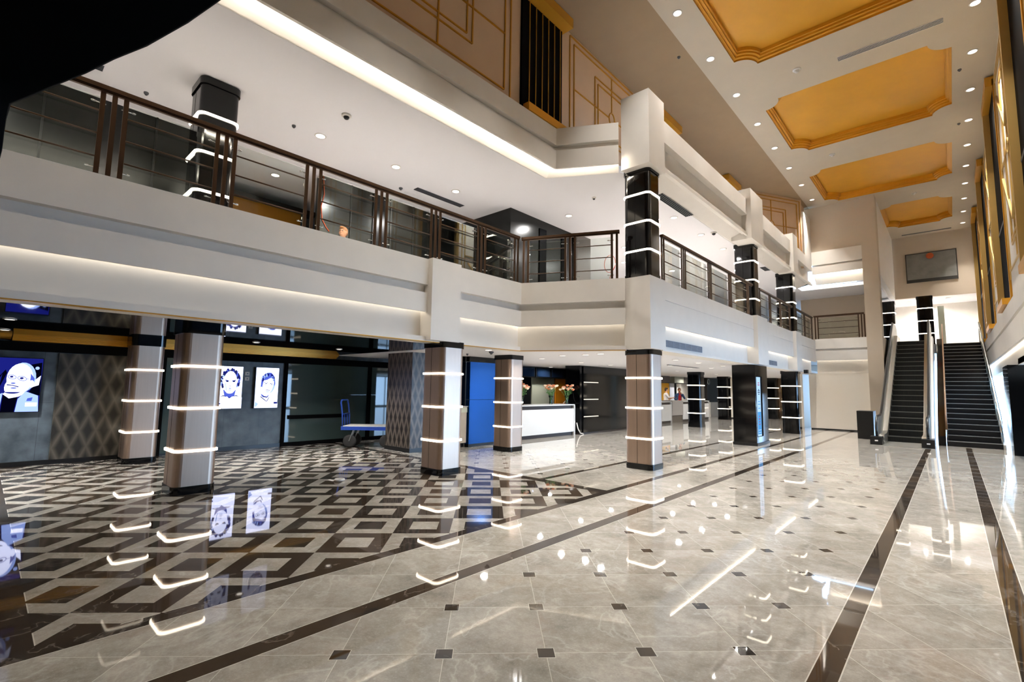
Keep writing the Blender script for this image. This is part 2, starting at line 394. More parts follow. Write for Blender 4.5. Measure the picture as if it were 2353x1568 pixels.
for i, c in enumerate(COFF):
    mid = ((c[0] + c[2]) / 2, (c[1] + c[3]) / 2, CZ)
    t = thing('ceiling_coffer', 'recessed gold ceiling coffer with scalloped corners, ' + ('over the camera', 'cut by the top picture edge', 'second in view from the camera', 'third in view from the camera', 'farthest and smallest')[i], 'coffer', mid, 'gold coffers along the hall ceiling')
    mb = MB(); prev = None
    for (d, z) in ((0, 0), (0, 0.05), (0.05, 0.065), (0.05, 0.11), (0.10, 0.12), (0.10, 0.17), (0.13, 0.18), (0.13, 0.27)):
        ring = [(p[0], p[1], CZ + z) for p in coffer_outline(*c, 0.44, d)]
        if prev:
            n = len(ring); mb.add(prev + ring, [(k, (k + 1) % n, n + (k + 1) % n, n + k) for k in range(n)])
        prev = ring
    mb.build('moulding', GOLD, t)
    v, f = plate(coffer_outline(*c, 0.44, 0.13), [], CZ + 0.27); MB().add(v, f).build('panel', GOLDP, t)

# facades -------------------------------------------------------------
def fascia(name, path, prof, led, material, ledm, label):
    mb = MB(); sweep(mb, path, prof); o = struct(mb.build(name, material), label)
    l = MB(); sweep(l, path, led, closed=False); k = l.build('cove_light', ledm, o)
    return o
LOWP = [(0, 3.925), (0, 3.45), (0.12, 3.45), (0.12, 3.30), (0, 3.30), (0, 2.95), (0.04, 2.95), (0.04, 3.06), (0.20, 3.06), (0.20, 2.51), (0.03, 2.51), (0.03, 2.425), (0.45, 2.425), (0.45, 3.925)]
LOWL = [(0.160, 3.05), (0.185, 3.05)]
LPATH = [(-6.95, -5), (-6.95, 7.9), (-4.92, 8.86)]
fascia('wall_balcony_left', LPATH, LOWP, LOWL, WHITE, COVE2, 'white banded balcony edge over the left gallery')
RLOW = [(0, 3.925), (0, 3.52), (0.012, 3.515), (0.012, 3.50), (0, 3.495), (0, 2.96), (0.04, 2.96), (0.04, 3.06), (0.20, 3.06), (0.20, 2.46), (0.02, 2.46), (0.02, 2.425), (0.45, 2.425), (0.45, 3.925)]
RPATH = [(-4.42, 9.55), (-4.42, 24.95)]
fascia('wall_balcony_right', RPATH, RLOW, LOWL, WHITE, COVE2, 'white balcony edge running to the end of the hall')
ELOW = [(0, 3.98), (0, 3.54), (0.10, 3.54), (0.10, 3.46), (0, 3.46), (0, 3.02), (0.04, 3.02), (0.04, 3.1), (0.2, 3.1), (0.2, 2.44), (0.45, 2.44), (0.45, 3.98)]
fascia('wall_balcony_end', [(-4.42, 24.95), (-2.55, 24.95)], ELOW, [(0.160, 3.09), (0.185, 3.09)], WHITE, COVE2, 'white balcony edge on the end wall')
UPP = [(0, 7.27), (0, 6.89), (0.10, 6.89), (0.10, 6.77), (0, 6.77), (0, 6.36), (0.05, 6.36), (0.05, 6.53), (0.12, 6.53), (0.48, 6.385), (0.5, 6.38), (0.5, 7.27)]
UPL = [(0.052, 6.49), (0.052, 6.45)]
fascia('wall_beam_left', [(-6.1, -5), (-6.1, 8.02), (-4.95, 8.68)], UPP, UPL, WHITE, COVE, 'upper white beam with glowing cove over the left gallery')
URP = [(0, 7.57), (0, 7.07), (0.16, 7.07), (0.16, 6.47), (0.0, 6.47), (0, 6.40), (0.05, 6.40), (0.05, 6.56), (0.12, 6.56), (0.57, 6.385), (0.6, 6.38), (0.6, 7.57)]
fascia('wall_beam_right', [(-4.42, 9.5), (-4.42, 24.95)], URP, [(0.052, 6.53), (0.052, 6.48)], WHITE, COVE, 'upper white beam with glowing cove on the right')
UEP = [(0, 7.95), (0, 7.34), (0.10, 7.34), (0.10, 7.26), (0, 7.26), (0, 6.92), (0.05, 6.92), (0.05, 7.1), (0.15, 7.1), (0.78, 6.56), (0.8, 6.56), (0.8, 7.95)]
fascia('wall_beam_end', [(-4.42, 24.95), (-2.55, 24.95)], UEP, [(0.052, 7.06), (0.052, 7.0)], WHITE, COVE, 'upper white beam with glowing cove on the end wall')
# piers
def pier(name, x0, y0, x1, y1, z0, z1, label, material=None): return struct(MB().box(x0, y0, z0, x1, y1, z1).build(name, material or WHITE), label)
pier('wall_pier_near', -7.3, 5.33, -6.83, 6.02, 2.44, 3.935, 'white pier on the left balcony edge')
pier('wall_pier_corner', -4.98, 8.93, -4.40, 9.62, 2.44, 3.93, 'white corner pier of the balcony')
pier('wall_pier_corner_top', -5.03, 8.93, -4.38, 9.66, 6.31, 7.93, 'upper white corner pier of the balcony')
pier('wall_pier_middle', -4.9, 15.85, -4.30, 16.95, 2.44, 3.95, 'white pier above the black kiosk')
pier('wall_pier_middle_top', -4.9, 15.55, -4.30, 16.85, 6.31, 7.90, 'upper white pier above the middle black column')
pier('wall_pier_far', -4.9, 20.85, -4.31, 21.7, 2.44, 3.95, 'white pier above the far black column')
pier('wall_pier_far_top', -4.9, 21.0, -4.32, 21.75, 6.31, 7.85, 'upper white pier above the far black column')
# end wall
pier('wall_end_lower', -4.75, 25.05, -2.5, 25.3, 0.03, 2.45, 'plain white panel at the end of the hall', CREAM)
struct(MB().box(-4.73, 25.03, 0, -2.5, 25.06, 0.05).build('baseboard_end', BLACKS))
pier('wall_end_upper', -4.75, 25.1, -2.56, 25.5, 7.95, CZ, 'tan upper end wall', BEIGE)
ep = MB().box(-2.55, 24.9, 0, -2.02, 25.6, CZ)
struct(MB().box(-2.4, 25.61, 0, -2.03, 31.0, 4.0).build('wall_escalator', BEIGE))
struct(MB().box(-2.9, 25.82, 6.56, -2.21, 36.3, 6.9).build('ceiling_landing_edge', GALC))
struct(MB().box(-2.2, 25.61, 6.7, -2.03, 32.99, CZ).build('wall_landing_side', WHITE))
struct(ep.build('wall_end_pier', BEIGE), 'beige pier beside the escalator')
struct(MB().box(-4.62, 23.75, 7.58, -4.44, 25.09, 9.55).build('wall_end_return', WHITE), 'bright white return between the gold panel and the end wall')
# upper left wall
struct(MB().box(-6.6, -5, 7.0, -6.3, 20.45, CZ + 0.05).build('wall_left', mat('warm_tan_plaster', (206, 176, 146), 0.8, noise=0.03, nscale=2)), 'tan upper wall with gold mouldings')
aw = MB().prism([(-6.3, 20.4), (-4.5, 23.72), (-4.63, 23.76), (-4.63, 24.95), (-6.6, 24.95), (-6.6, 20.46)], 7.0, CZ + 0.03)
struct(aw.build('wall_left_angled', MATS['warm_tan_plaster']), 'angled tan wall with gold moulding at the far left corner')
# right side
struct(MB().box(1.25, -5, 3.84, 1.5, 33.2, CZ + 0.05).build('wall_right', WHITE), 'tall white right wall between gold framed windows')
RGT = [(0, 3.86), (0, 3.45), (0.06, 3.44), (0.06, 3.38), (0, 3.37), (0, 2.80), (0.04, 2.80), (0.04, 2.9), (0.22, 2.9), (0.22, 2.45), (0.5, 2.45), (0.5, 3.86)]
fascia('wall_balcony_opposite', [(1.13, 33), (1.13, 20.6), (1.13, -5)], RGT, [(0.18, 2.89), (0.21, 2.89)], WHITE, COVE2, 'white beam under the right wall')
struct(MB().box(1.35, -5, 2.43, 8.1, 18.8, 2.6).box(2.5, 18.8, 2.43, 8.1, 33, 2.6).build('ceiling_entrance', WHITE))
struct(MB().box(7.9, -5, 0, 8.1, 9.0, 2.43).build('wall_entrance', mat('blue_grey_wall', (150, 172, 206), 0.6)))  # blue painted onto this unseen wall to tint the near column's reflection
em = MB()
for k in range(5, 14): em.box(7.96, -5 + k * 3.0, 0, 8.04, -4.94 + k * 3.0, 2.43)
em.box(7.96, 9.01, 0, 8.04, 34, 0.1); em.box(7.96, 9.01, 2.33, 8.04, 34, 2.43)
struct(em.build('window_20', BLACKS), 'glazed entrance front under the right balcony')
# behind the camera and outer shell
struct(MB().box(-16, -5.4, 0, 8.2, -5.0, CZ + 0.2).build('wall_back', SHADE_TAN))
struct(MB().box(-13.3, -5, -0.02, -13.0, 36, 6.6).build('wall_gallery_back', SLATE), 'slate clad back wall of the left gallery')
struct(MB().box(-13.3, 35.2, 0, -5.0, 35.6, 6.6).build('wall_far', CREAM))
struct(MB().box(-8.0, 33.0, 0, -5.2, 33.15, 2.45).build('wall_far_white', CREAM), 'white wall behind the far black column')
struct(MB().box(-9.2, 32.9, 0, -7.6, 33.2, 2.45).build('wall_rubble', rubble_material()), 'brown rubble stone wall behind the far column')
struct(MB().box(-5.2, 25.3, 0, -5.05, 33.1, 2.45).build('wall_far_side', CREAM))
struct(MB().box(-10.1, 30.5, 0.0, -9.3, 30.62, 2.45).build('wall_reception_end', CREAM), 'white wall panel left of the black kiosk')
struct(MB().box(-10.1, 30.49, 0.0, -9.3, 30.5, 0.06).build('baseboard_reception', BLACKS))
# slabs and ceilings
fp = [(-12.99, -5), (-7.41, -5), (-7.41, 8.2), (-5.13, 9.3), (-4.88, 9.65), (-4.88, 24.95), (-4.3, 25.45), (-2.6, 25.45), (-2.6, 35.19), (-12.99, 35.19)]
struct(MB().prism(fp, 3.3, UZ).build('floor_gallery', CARPET), 'upper gallery floor')
struct(MB().box(-12.60, -5, GZ, -7.405, 6.68, GZ + 0.2).build('ceiling_gloss', GLOSSC), 'black mirror gloss ceiling under the left gallery')
struct(MB().prism([(-13.05, 6.735), (-7.405, 6.735), (-7.405, 8.2), (-5.12, 9.29), (-4.99, 9.63), (-4.875, 9.63), (-4.875, 25.3), (-5.2, 35.3), (-13.05, 35.3)], GZ, GZ + 0.2).build('ceiling_ground', GALC), 'white ceiling over the reception')
struct(MB().box(-12.75, 6.685, GZ, -7.405, 6.73, GZ + 0.2).build('trim_4', BLACKS))
struct(MB().prism([(-13.05, -5), (-6.605, -5), (-6.605, 8.31), (-5.21, 9.11), (-5.025, 9.5), (-5.025, 25.8), (-2.6, 25.8), (-2.6, 35.3), (-13.05, 35.3)], UC, UC + 0.17).build('ceiling_gallery', GALC), 'white ceiling of the upper gallery')
# gold cornice at the inner edge of the black ceiling and thin gold edge on the fascia
gc = MB(); sweep(gc, [(-12.61, 0.33), (-12.61, 6.68)], [(0, 2.6), (0, 2.43), (0.05, 2.43), (0.05, 2.40), (0.10, 2.40), (0.10, 2.37), (0.16, 2.37), (0.16, 2.34), (0.38, 2.34), (0.38, 2.6)])
struct(gc.build('trim_1', GOLDT), 'stepped gold cornice over the screens')
gw = MB(); sweep(gw, [(-12.63, -4.9), (-12.62, -0.2), (-12.63, 0.32)], [(0, 2.6), (0, 2.44), (0.1, 2.40), (0.37, 2.36), (0.37, 2.6)])
struct(gw.build('trim_2', GOLDT))
ge = MB(); sweep(ge, LPATH, [(0.03, 2.425), (0.03, 2.412), (0.10, 2.412), (0.10, 2.425)])
struct(ge.build('trim_3', GOLDT), 'thin gold edge under the left balcony')
struct(MB().box(-12.995, -5, 2.16, -12.9, 8.9, 2.335).build('trim_5', BLACKM), 'black band over the slate wall')
struct(MB().box(-13.0, -5, 0, -12.97, 5.42, 0.09).build('baseboard_left', BLACKS))

# ================================================================== COLUMNS
def make_column(label, finish, cap, H, bands=3, seam=True):
    t = thing('lobby_column', label, 'column')
    hx, hy = 0.30, 0.27
    MB().prism(rrect(-hx, -hy, hx, hy, 0.10), 0.115, H - 0.11).build('shaft', finish, t)
    MB().prism(rrect(-hx - .012, -hy - .012, hx + .012, hy + .012, 0.105), 0, 0.115).build('plinth', BLACKG, t)
    MB().prism(rrect(-hx - .018, -hy - .018, hx + .018, hy + .018, 0.105), H - 0.115, H).build('cap', cap, t)
    for k in range(bands):
        MB().prism(rrect(-hx - .022, -hy - .022, hx + .022, hy + .022, 0.11), 0.617 * (k + 1) - .0175, 0.617 * (k + 1) + .0175).build('light_band', LED, t)
    if seam:
        MB().box(-0.03, -hy - .0015, 0.115, -0.022, -hy + .01, H - 0.115).box(-hx - .0015, -0.004, 0.115, -hx + .01, 0.004, H - 0.115).build('seam', BLACKM, t)
    return t
sil = make_column('', SILVER, BLACKG, GZ)
G1 = 'champagne metal columns with three light bands'
for i, (x, y, lab) in enumerate(((-8.55, 2.22, 'champagne metal column with light bands nearest the camera, in front of the two portrait screens'),
                                 (-12.28, 2.25, 'champagne metal column standing at the diamond patterned slate wall'),
                                 (-7.2, 5.95, 'champagne metal column under the left balcony pier, beside the patterned dark pillar'),
                                 (-4.80, 9.40, 'champagne metal column under the white balcony corner, beside the inlaid floor band'),
                                 (-8.6, 9.32, 'champagne metal column between the blue panel and the first reception counter'))):
    place(sil, i > 0, (x, y, 0), lab, G1)
blk = make_column('', BLACKG, BLACKG, GZ)
for i, (x, y, lab) in enumerate(((-4.76, 21.75, 'black gloss column with light bands below the far pier, left of the white end wall'),
                                 (-8.56, 21.75, 'black gloss column with light bands in front of the long reception counter'),
                                 (-9.75, 28.9, 'black column with light bands at the far end of the reception counter'),
                                 (-8.1, 32.4, 'black column with light bands half hidden behind the kiosk by the rubble wall'))):
    place(blk, i > 0, (x, y, 0), lab, 'black columns on the ground floor')
for i, (x, y, lab) in enumerate(((-8.62, 2.2, 'black upper gallery column behind the left railing, with a light band above the handrail'),
                                 (-4.80, 9.40, 'black upper gallery column with three light bands on the balcony corner'),
                                 (-4.76, 16.5, 'black upper gallery column with light bands on the middle pier above the kiosk'),
                                 (-4.76, 21.55, 'black upper gallery column with light bands on the far pier'),
                                 (-0.78, 30.8, 'black upper column with light bands at the top of the escalator'),
                                 (-2.28, 31.6, 'black upper column showing as a thin sliver behind the end pier'))):
    place(blk, True, (x, y, UZ), lab, 'black columns on the upper floor')

# diamond patterned dark pillar and wall panel
DIAM = diamond_material('diamond_weave', (32, 27, 24), (104, 94, 84), 0.19, 0.55, None)
DIAMW = diamond_material('diamond_weave_wall', (36, 34, 30), (92, 86, 76), 0.255, 0.62, 1)
t = thing('clad_pillar', 'dark pillar clad in brown diamond pattern beside the platform trolley', 'pillar', (-10.3, 7.45, 0))
MB().box(-10.86, 7.12, 0.10, -9.80, 7.78, GZ).build('cladding', DIAM, t)
MB().box(-10.87, 7.11, 0, -9.79, 7.79, 0.10).build('plinth', BLACKS, t)
t = thing('patterned_panel', 'dark wall panel woven with pale diamonds, left of the wall column', 'wall panel', (-12.96, 1.65, 0))
MB().box(-12.99, 1.0, 0.09, -12.94, 2.70, 2.15).build('panel', DIAMW, t)

# ================================================================== SCREENS
def ell(cx, cy, rx, ry, a0=0, a1=360, n=22, rot=0):
    c, s_ = math.cos(math.radians(rot)), math.sin(math.radians(rot)); out = []
    for i in range(n + (0 if a1 - a0 >= 360 else 1)):
        a = math.radians(a0 + (a1 - a0) * i / n); x, y = rx * math.cos(a), ry * math.sin(a)
        out.append((cx + x * c - y * s_, cy + x * s_ + y * c))
    return out
SCR = [emis('screen_white', (214, 220, 255), 2.6), emis('screen_pale', (150, 176, 250), 1.6), emis('screen_blue', (84, 104, 220), 1.0), emis('screen_deep', (30, 36, 140), 0.8), emis('screen_navy', (6, 7, 30), 0.5), emis('screen_dark', (44, 52, 120), 0.7)]
def screen(y0, y1, z0, z1, shapes, label, bg=0):
    t = thing('wall_screen', label, 'screen', (-12.95, (y0 + y1) / 2, z0), 'portrait screens on the slate wall')
    MB().box(-13.0, y0 - .012, z0 - .012, -12.905, y1 + .012, z1 + .012).build('casing', BLACKS, t)
    w, h = y1 - y0, z1 - z0
    mb = MB(); mb.add([(-12.902, y0, z0), (-12.902, y1, z0), (-12.902, y1, z1), (-12.902, y0, z1)], [(0, 1, 2, 3)], bg)
    for k, (ci, poly) in enumerate(shapes):
        X = -12.902 + 0.00045 * (k + 1)
        P = [(min(1, max(0, a)), min(1, max(0, b))) for a, b in poly]
        for tr in tessellate_polygon([[Vector((a, b, 0)) for a, b in P]]):
            mb.add([(X, y0 + P[i][0] * w, z0 + P[i][1] * h) for i in tr], [(0, 1, 2)], ci)
    mb.build('picture', SCR, t)
def eye(cx, cy, s=1.0, c=4): return [(2, ell(cx, cy, 0.06 * s, 0.02 * s)), (c, ell(cx, cy, 0.032 * s, 0.016 * s))]
bald = [(4, [(0, .62), (.16, .78), (.2, .72), (.02, .36), (0, .36)]), (3, [(0, .55), (.1, .7), (.04, .38), (0, .34)]), (4, [(.34, .84), (.5, .94), (.42, .82)]), (4, [(.7, .88), (.98, .93), (1, .3), (.72, .34), (.9, .6)]), (0, [(.86, .6), (.98, .68), (.95, .5), (.8, .46)]), (1, ell(.88, .82, .05, .03)),
        (1, ell(.56, .64, .31, .28)), (0, ell(.5, .62, .3, .28)), (0, ell(.42, .45, .25, .18)), (2, [(.74, .72), (.84, .62), (.82, .54), (.74, .55)]), (0, ell(.78, .52, .06, .07)),
        (4, [(.14, 0), (.16, .32), (.3, .26), (.46, .27), (.5, .34), (.44, 0)]), (0, [(.15, .33), (.3, .25), (.5, .28), (.64, .42), (.4, .3), (.2, .36)]),
        (1, [(0, 0), (0, .3), (.15, .35), (.12, .1), (.08, 0)]), (1, [(.46, 0), (.5, .24), (.66, .38), (.96, .3), (1, 0)]), (2, [(.72, .25), (.84, .27), (.82, .2), (.7, .2)]),
        (2, ell(.32, .645, .10, .042, rot=-6)), (0, ell(.32, .645, .085, .03, rot=-6)), (3, ell(.31, .65, .04, .018)), (2, ell(.55, .62, .11, .045, rot=-8)), (0, ell(.55, .62, .095, .033, rot=-8)), (3, ell(.54, .625, .045, .02)), (2, [(.65, .62), (.76, .605), (.76, .6), (.65, .61)]),
        (2, ell(.36, .53, .055, .014)), (3, [(.22, .51), (.34, .5), (.5, .47), (.48, .455), (.34, .485), (.22, .49)]), (2, ell(.38, .44, .07, .012)), (3, ell(.36, .385, .2, .05, 200, 340)),
        (0, [(.68, .1), (.95, .1), (.95, .17), (.68, .17)])]
screen(0.2, 0.78, 1.02, 2.02, bald, 'lit wall screen showing a bald man in round glasses, cut by the left edge', 3)
def hairlocks(cx, cy, rx, ry, a0, a1, n, cols, seed):
    r = random.Random(seed); out = []
    for i in range(n):
        a = math.radians(a0 + (a1 - a0) * i / (n - 1)); k = r.uniform(.82, 1.06)
        out.append((r.choice(cols), ell(cx + rx * k * math.cos(a), cy + ry * k * math.sin(a), r.uniform(.035, .07), r.uniform(.02, .05), rot=r.uniform(0, 180), n=9)))
    return out
curly = hairlocks(.5, .66, .36, .26, -35, 215, 46, [3, 5, 5, 2, 1], 3) + [(2, [(.24, .44), (.3, .3), (.5, .24), (.7, .3), (.74, .44)]), (0, ell(.5, .62, .27, .27)), (0, [(.24, .6), (.3, .42), (.4, .36), (.6, .36), (.7, .42), (.76, .6)])] + \
        [(3, [(.3, .68), (.44, .665), (.44, .645), (.3, .66)]), (3, [(.57, .665), (.72, .68), (.72, .66), (.57, .645)])] + eye(.38, .645) + eye(.64, .645) + \
        [(1, [(.3, .6), (.34, .42), (.38, .4), (.33, .6)]), (3, [(.44, .55), (.5, .525), (.56, .55), (.5, .54)]), (2, [(.4, .475), (.5, .485), (.62, .475), (.5, .465)]), (1, ell(.5, .44, .07, .01)),
         (3, [(.45, .3), (.5, .23), (.56, .3), (.5, .26)]), (0, [(0, 0), (0, .26), (.2, .29), (.42, .28), (.5, .22), (.6, .28), (.8, .29), (1, .26), (1, 0)]), (5, [(.1, .27), (.26, .315), (.4, .27), (.26, .29)]), (5, [(.62, .28), (.76, .32), (.9, .27), (.76, .295)]), (3, [(.04, .10), (.16, .1), (.16, .13), (.04, .13)])]
screen(3.78, 4.33, 1.01, 2.02, curly, 'lit wall screen showing a long-haired man with open collar, half behind the near column')
specs = [(1, ell(.56, .62, .31, .27)), (2, [(.24, .36), (.36, .3), (.52, .28), (.62, .36), (.56, .26), (.3, .26)]), (0, [(.3, .72), (.3, .42), (.4, .34), (.58, .32), (.72, .44), (.8, .6), (.78, .74)]),
         (2, [(.22, .52), (.24, .74), (.4, .86), (.66, .88), (.8, .78), (.86, .6), (.82, .54), (.8, .68), (.66, .76), (.5, .7), (.34, .68), (.29, .52)])] + hairlocks(.53, .7, .27, .14, 5, 178, 26, [2, 1, 5, 3], 8) + \
        [(3, [(.36, .645), (.52, .63), (.52, .615), (.36, .63)]), (3, [(.62, .62), (.78, .6), (.78, .585), (.62, .605)]), (5, ell(.43, .605, .085, .035)), (0, ell(.43, .605, .073, .027)), (3, ell(.44, .608, .03, .013)), (5, ell(.7, .585, .08, .033)), (0, ell(.7, .585, .068, .025)), (3, ell(.69, .588, .028, .012)), (5, [(.51, .605), (.62, .59), (.62, .584), (.51, .598)]),
         (2, [(.5, .52), (.56, .505), (.62, .52), (.56, .513)]), (3, [(.42, .455), (.54, .45), (.66, .43), (.66, .42), (.54, .436), (.42, .445)]), (1, ell(.52, .4, .08, .012)),
         (3, [(.26, .37), (.36, .30), (.5, .27), (.6, .3), (.5, .25), (.36, .27)]), (0, [(0, 0), (0, .2), (.24, .32), (.5, .15), (.62, .28), (1, .1), (1, 0)]), (5, [(.22, .34), (.26, .28), (.5, .17), (.5, .15), (.24, .26)]), (5, [(.5, .17), (.6, .27), (.62, .26), (.52, .15)]), (1, [(0, .16), (.15, .1), (.05, .02), (0, .04)]), (3, [(.82, .1), (.98, .1), (.98, .145), (.82, .145)])]
screen(4.64, 5.19, 1.01, 2.02, specs, 'lit wall screen showing a man in thin glasses and dark collar, right of the switches')
for z, lab in ((1.86, 'upper of two small white wall plates between the portrait screens'), (1.73, 'lower of two small white wall plates between the portrait screens')):
    t = thing('wall_plate', lab, 'switch', (-13, 4.46, z), 'wall plates between the screens')
    MB().box(-13.0, 4.41, z - .045, -12.985, 4.51, z + .045).build('plate', OFFW, t); MB().box(-12.985, 4.45, z - .014, -12.98, 4.48, z + .014).build('socket', BLACKS, t)

# dark glass shopfront right of the screens, and a dark glass door behind the columns
t = thing('glass_shopfront', 'dark glass shopfront with black frames right of the portrait screens', 'shopfront', (-12.95, 7.2, 0))
MB().box(-13.0, 5.42, 0.1, -12.96, 7.82, 2.17).build('glass_pane', DARKGLASS, t); MB().box(-13.0, 7.9, 0.1, -12.96, 9.1, 2.17).build('glass_pane', DARKGLASS, t)
MB().box(-13.0, 5.36, 0, -12.92, 5.43, 2.4).box(-13.0, 7.80, 0, -12.92, 7.92, 2.2).box(-13, 5.4, 0, -12.93, 9.1, 0.1).build('frame', BLACKM, t)
MB().box(-12.955, 5.5, 0.70, -12.92, 7.2, 0.80).build('push_bar', BLACKM, t)
t = thing('dark_glass_door', 'dark glass door in the slate wall between the two near columns', 'door', (-12.97, 3.1, 0))
MB().box(-13.0, 2.75, 0.05, -12.95, 3.55, 2.17).build('glass_pane', DARKGLASS, t); MB().box(-13.0, 2.72, 0, -12.93, 2.76, 2.17).box(-13.0, 3.54, 0, -12.93, 3.58, 2.17).build('frame', BLACKM, t)

# ================================================================== RAILINGS
def railing(name, label, path, stops, z0=UZ, group=None):
    """stops: list of (kind, distance along path); triple posts at each"""
    P = [Vector(p) for p in path]; L = [0.0]
    for a, b in zip(P, P[1:]): L.append(L[-1] + (b - a).length)
    def at(s):
        for i in range(len(P) - 1):
            if s <= L[i + 1] + 1e-6 or i == len(P) - 2:
                d = (P[i + 1] - P[i]).normalized(); return P[i] + d * (s - L[i]), d
    t = thing(name, label, 'railing', (P[0].x, P[0].y, z0), group)
    hr = MB(); sweep(hr, path, [(-0.035, z0 + 1.06), (-0.035, z0 + 1.01), (0.045, z0 + 1.01), (0.045, z0 + 1.06)]); sweep(hr, path, [(-0.012, z0 + 1.01), (-0.012, z0 + 0.985), (0.022, z0 + 0.985), (0.022, z0 + 1.01)]); hr.build('handrail', BRONZE, t)
    for s in stops:
        for k in (-0.105, 0, 0.105):
            if s + k < -0.02 or s + k > L[-1] + 0.02: continue
            p, d = at(min(max(s + k, 0), L[-1])); MB().obox((p.x - d.x * .024, p.y - d.y * .024), d, 0.048, 0.018, z0, z0 + 0.99).build('post', BRONZE, t)
    for s0, s1 in zip(stops, stops[1:]):
        a, b = s0 + 0.13, s1 - 0.13
        if b - a < 0.2: continue
        segs = [a] + [l for l in L[1:-1] if a < l < b] + [b]
        pts = [at(s)[0] for s in segs]
        flat = [(p.x, p.y) for p in pts]
        for h in (0.75, 0.48, 0.21):
            MB().tube([(p.x - 0, p.y, z0 + h) for p in [Vector(q) for q in offset_path(flat, -0.012)]], 0.011, 6).build('rail_bar', BRONZE, t)
        g = MB(); sweep(g, [(p.x, p.y) for p in pts], [(0.035, z0 + 0.93), (0.035, z0 + 0.03), (0.045, z0 + 0.03), (0.045, z0 + 0.93)]); gp = g.build('glass_panel', RAILGLASS, t)
        for (s, h) in ((a, 0.86), (a, 0.1), (b, 0.86), (b, 0.1)):
            p, d = at(s); n = Vector((-d.y, d.x)); e = 0.06 if s == a else -0.06; q = p + n * 0.03
            c = MB().tube([(q.x - d.x * e, q.y - d.y * e, z0 + h), (q.x + d.x * e * .9, q.y + d.y * e * .9, z0 + h)], 0.008, 6)
            c.lathe([(0.02, 0), (0.022, 0.012)], (q.x + d.x * e * .9, q.y + d.y * e * .9, z0 + h - .006), 8); c.build('clamp', STEEL, gp)
    return t
railing('balcony_railing', 'bronze and glass railing along the left balcony edge', [(-7.0, -1.8), (-7.0, 7.86)], [0.25, 1.42, 2.58, 3.75, 4.95, 6.13, 7.3, 8.5, 9.62])
railing('balcony_railing', 'bronze and glass railing on the slanted balcony edge left of the corner column', [(-7.0, 7.95), (-5.05, 8.87)], [0.05, 1.10, 2.1])
railing('balcony_railing', 'bronze and glass railing between the corner column and the middle column', [(-4.5, 9.7), (-4.5, 16.1)], [0.0, 1.15, 2.8, 4.35, 5.95])
railing('balcony_railing', 'bronze and glass railing between the middle column and the far column', [(-4.5, 16.85), (-4.5, 21.25)], [0.0, 1.25, 2.6, 3.95])
railing('balcony_railing', 'bronze and glass railing between the far column and the end wall', [(-4.5, 21.85), (-4.5, 24.9)], [0.0, 1.5, 2.95])
railing('balcony_railing', 'bronze and glass railing on the end wall balcony', [(-4.45, 25.0), (-2.6, 25.0)], [0.05, 1.75], UZ + 0.06)

# ================================================================== WINDOWS AND MOULDINGS OF THE UPPER WALLS
wn_n = [0]
def left_window(y0, y1, lab):
    wn_n[0] += 1
    t = struct(MB().box(-6.3, y0, 7.3, -6.24, y1, 9.86).build('window_%d' % wn_n[0], mat('window_black', (6, 6, 7), 0.7, spec=0.05)), lab)
    for k in range(6):
        y = y0 + 0.22 + k * (y1 - y0 - 0.3) / 5; MB().box(-6.24, y - .008, 7.45, -6.222, y + .008, 9.84).build('window_bar', GOLDT, t)
    MB().box(-6.3, y0 - 0.05, 9.84, -5.98, y1 + 0.08, 10.06).build('window_cap', GOLD, t)
    MB().box(-6.3, y0 + .05, 7.28, -6.08, y1 + 0.12, 7.45).build('window_sill', GOLD, t)
left_window(7.02, 8.40, 'tall black upper window with gold bars left of the corner pier')
left_window(13.05, 14.45, 'black upper window with gold cap just right of the corner pier')
left_window(19.0, 20.35, 'black upper window with gold cap beside the angled wall')
def right_window(y0, y1, lab):
    wn_n[0] += 1
    t = struct(MB().box(1.215, y0, 4.05, 1.25, y1, 9.8).build('window_%d' % wn_n[0], mat('window_black', (6, 6, 7), 0.7, spec=0.05)), lab)
    MB().box(1.08, y1, 4.0, 1.25, y1 + 0.14, 9.9).build('window_casing', BRASS, t); MB().box(1.205, y0 - 0.10, 4.0, 1.25, y0, 9.9).build('window_casing', GOLDT, t)
    MB().box(1.07, y0 - .1, 9.72, 1.25, y1 + 0.2, 9.98).build('window_cap', GOLD, t); MB().box(1.05, y0 - 0.1, 3.90, 1.25, y1 + 0.05, 4.06).build('window_sill', GOLD, t)
    MB().box(1.205, y0, 6.05, 1.22, y1, 6.11).build('window_transom', GRILL, t)
for k, lab in enumerate(('gold framed black window on the right wall, at the right picture edge', 'gold framed black window on the right wall, second from the camera', 'gold framed black window on the right wall, third from the camera', 'gold framed black window on the right wall, above the staircase top')):
    right_window(11.35 + 6 * k, 13.05 + 6 * k, lab)
right_window(5.35, 7.05, 'gold framed black window on the right wall beside the camera')
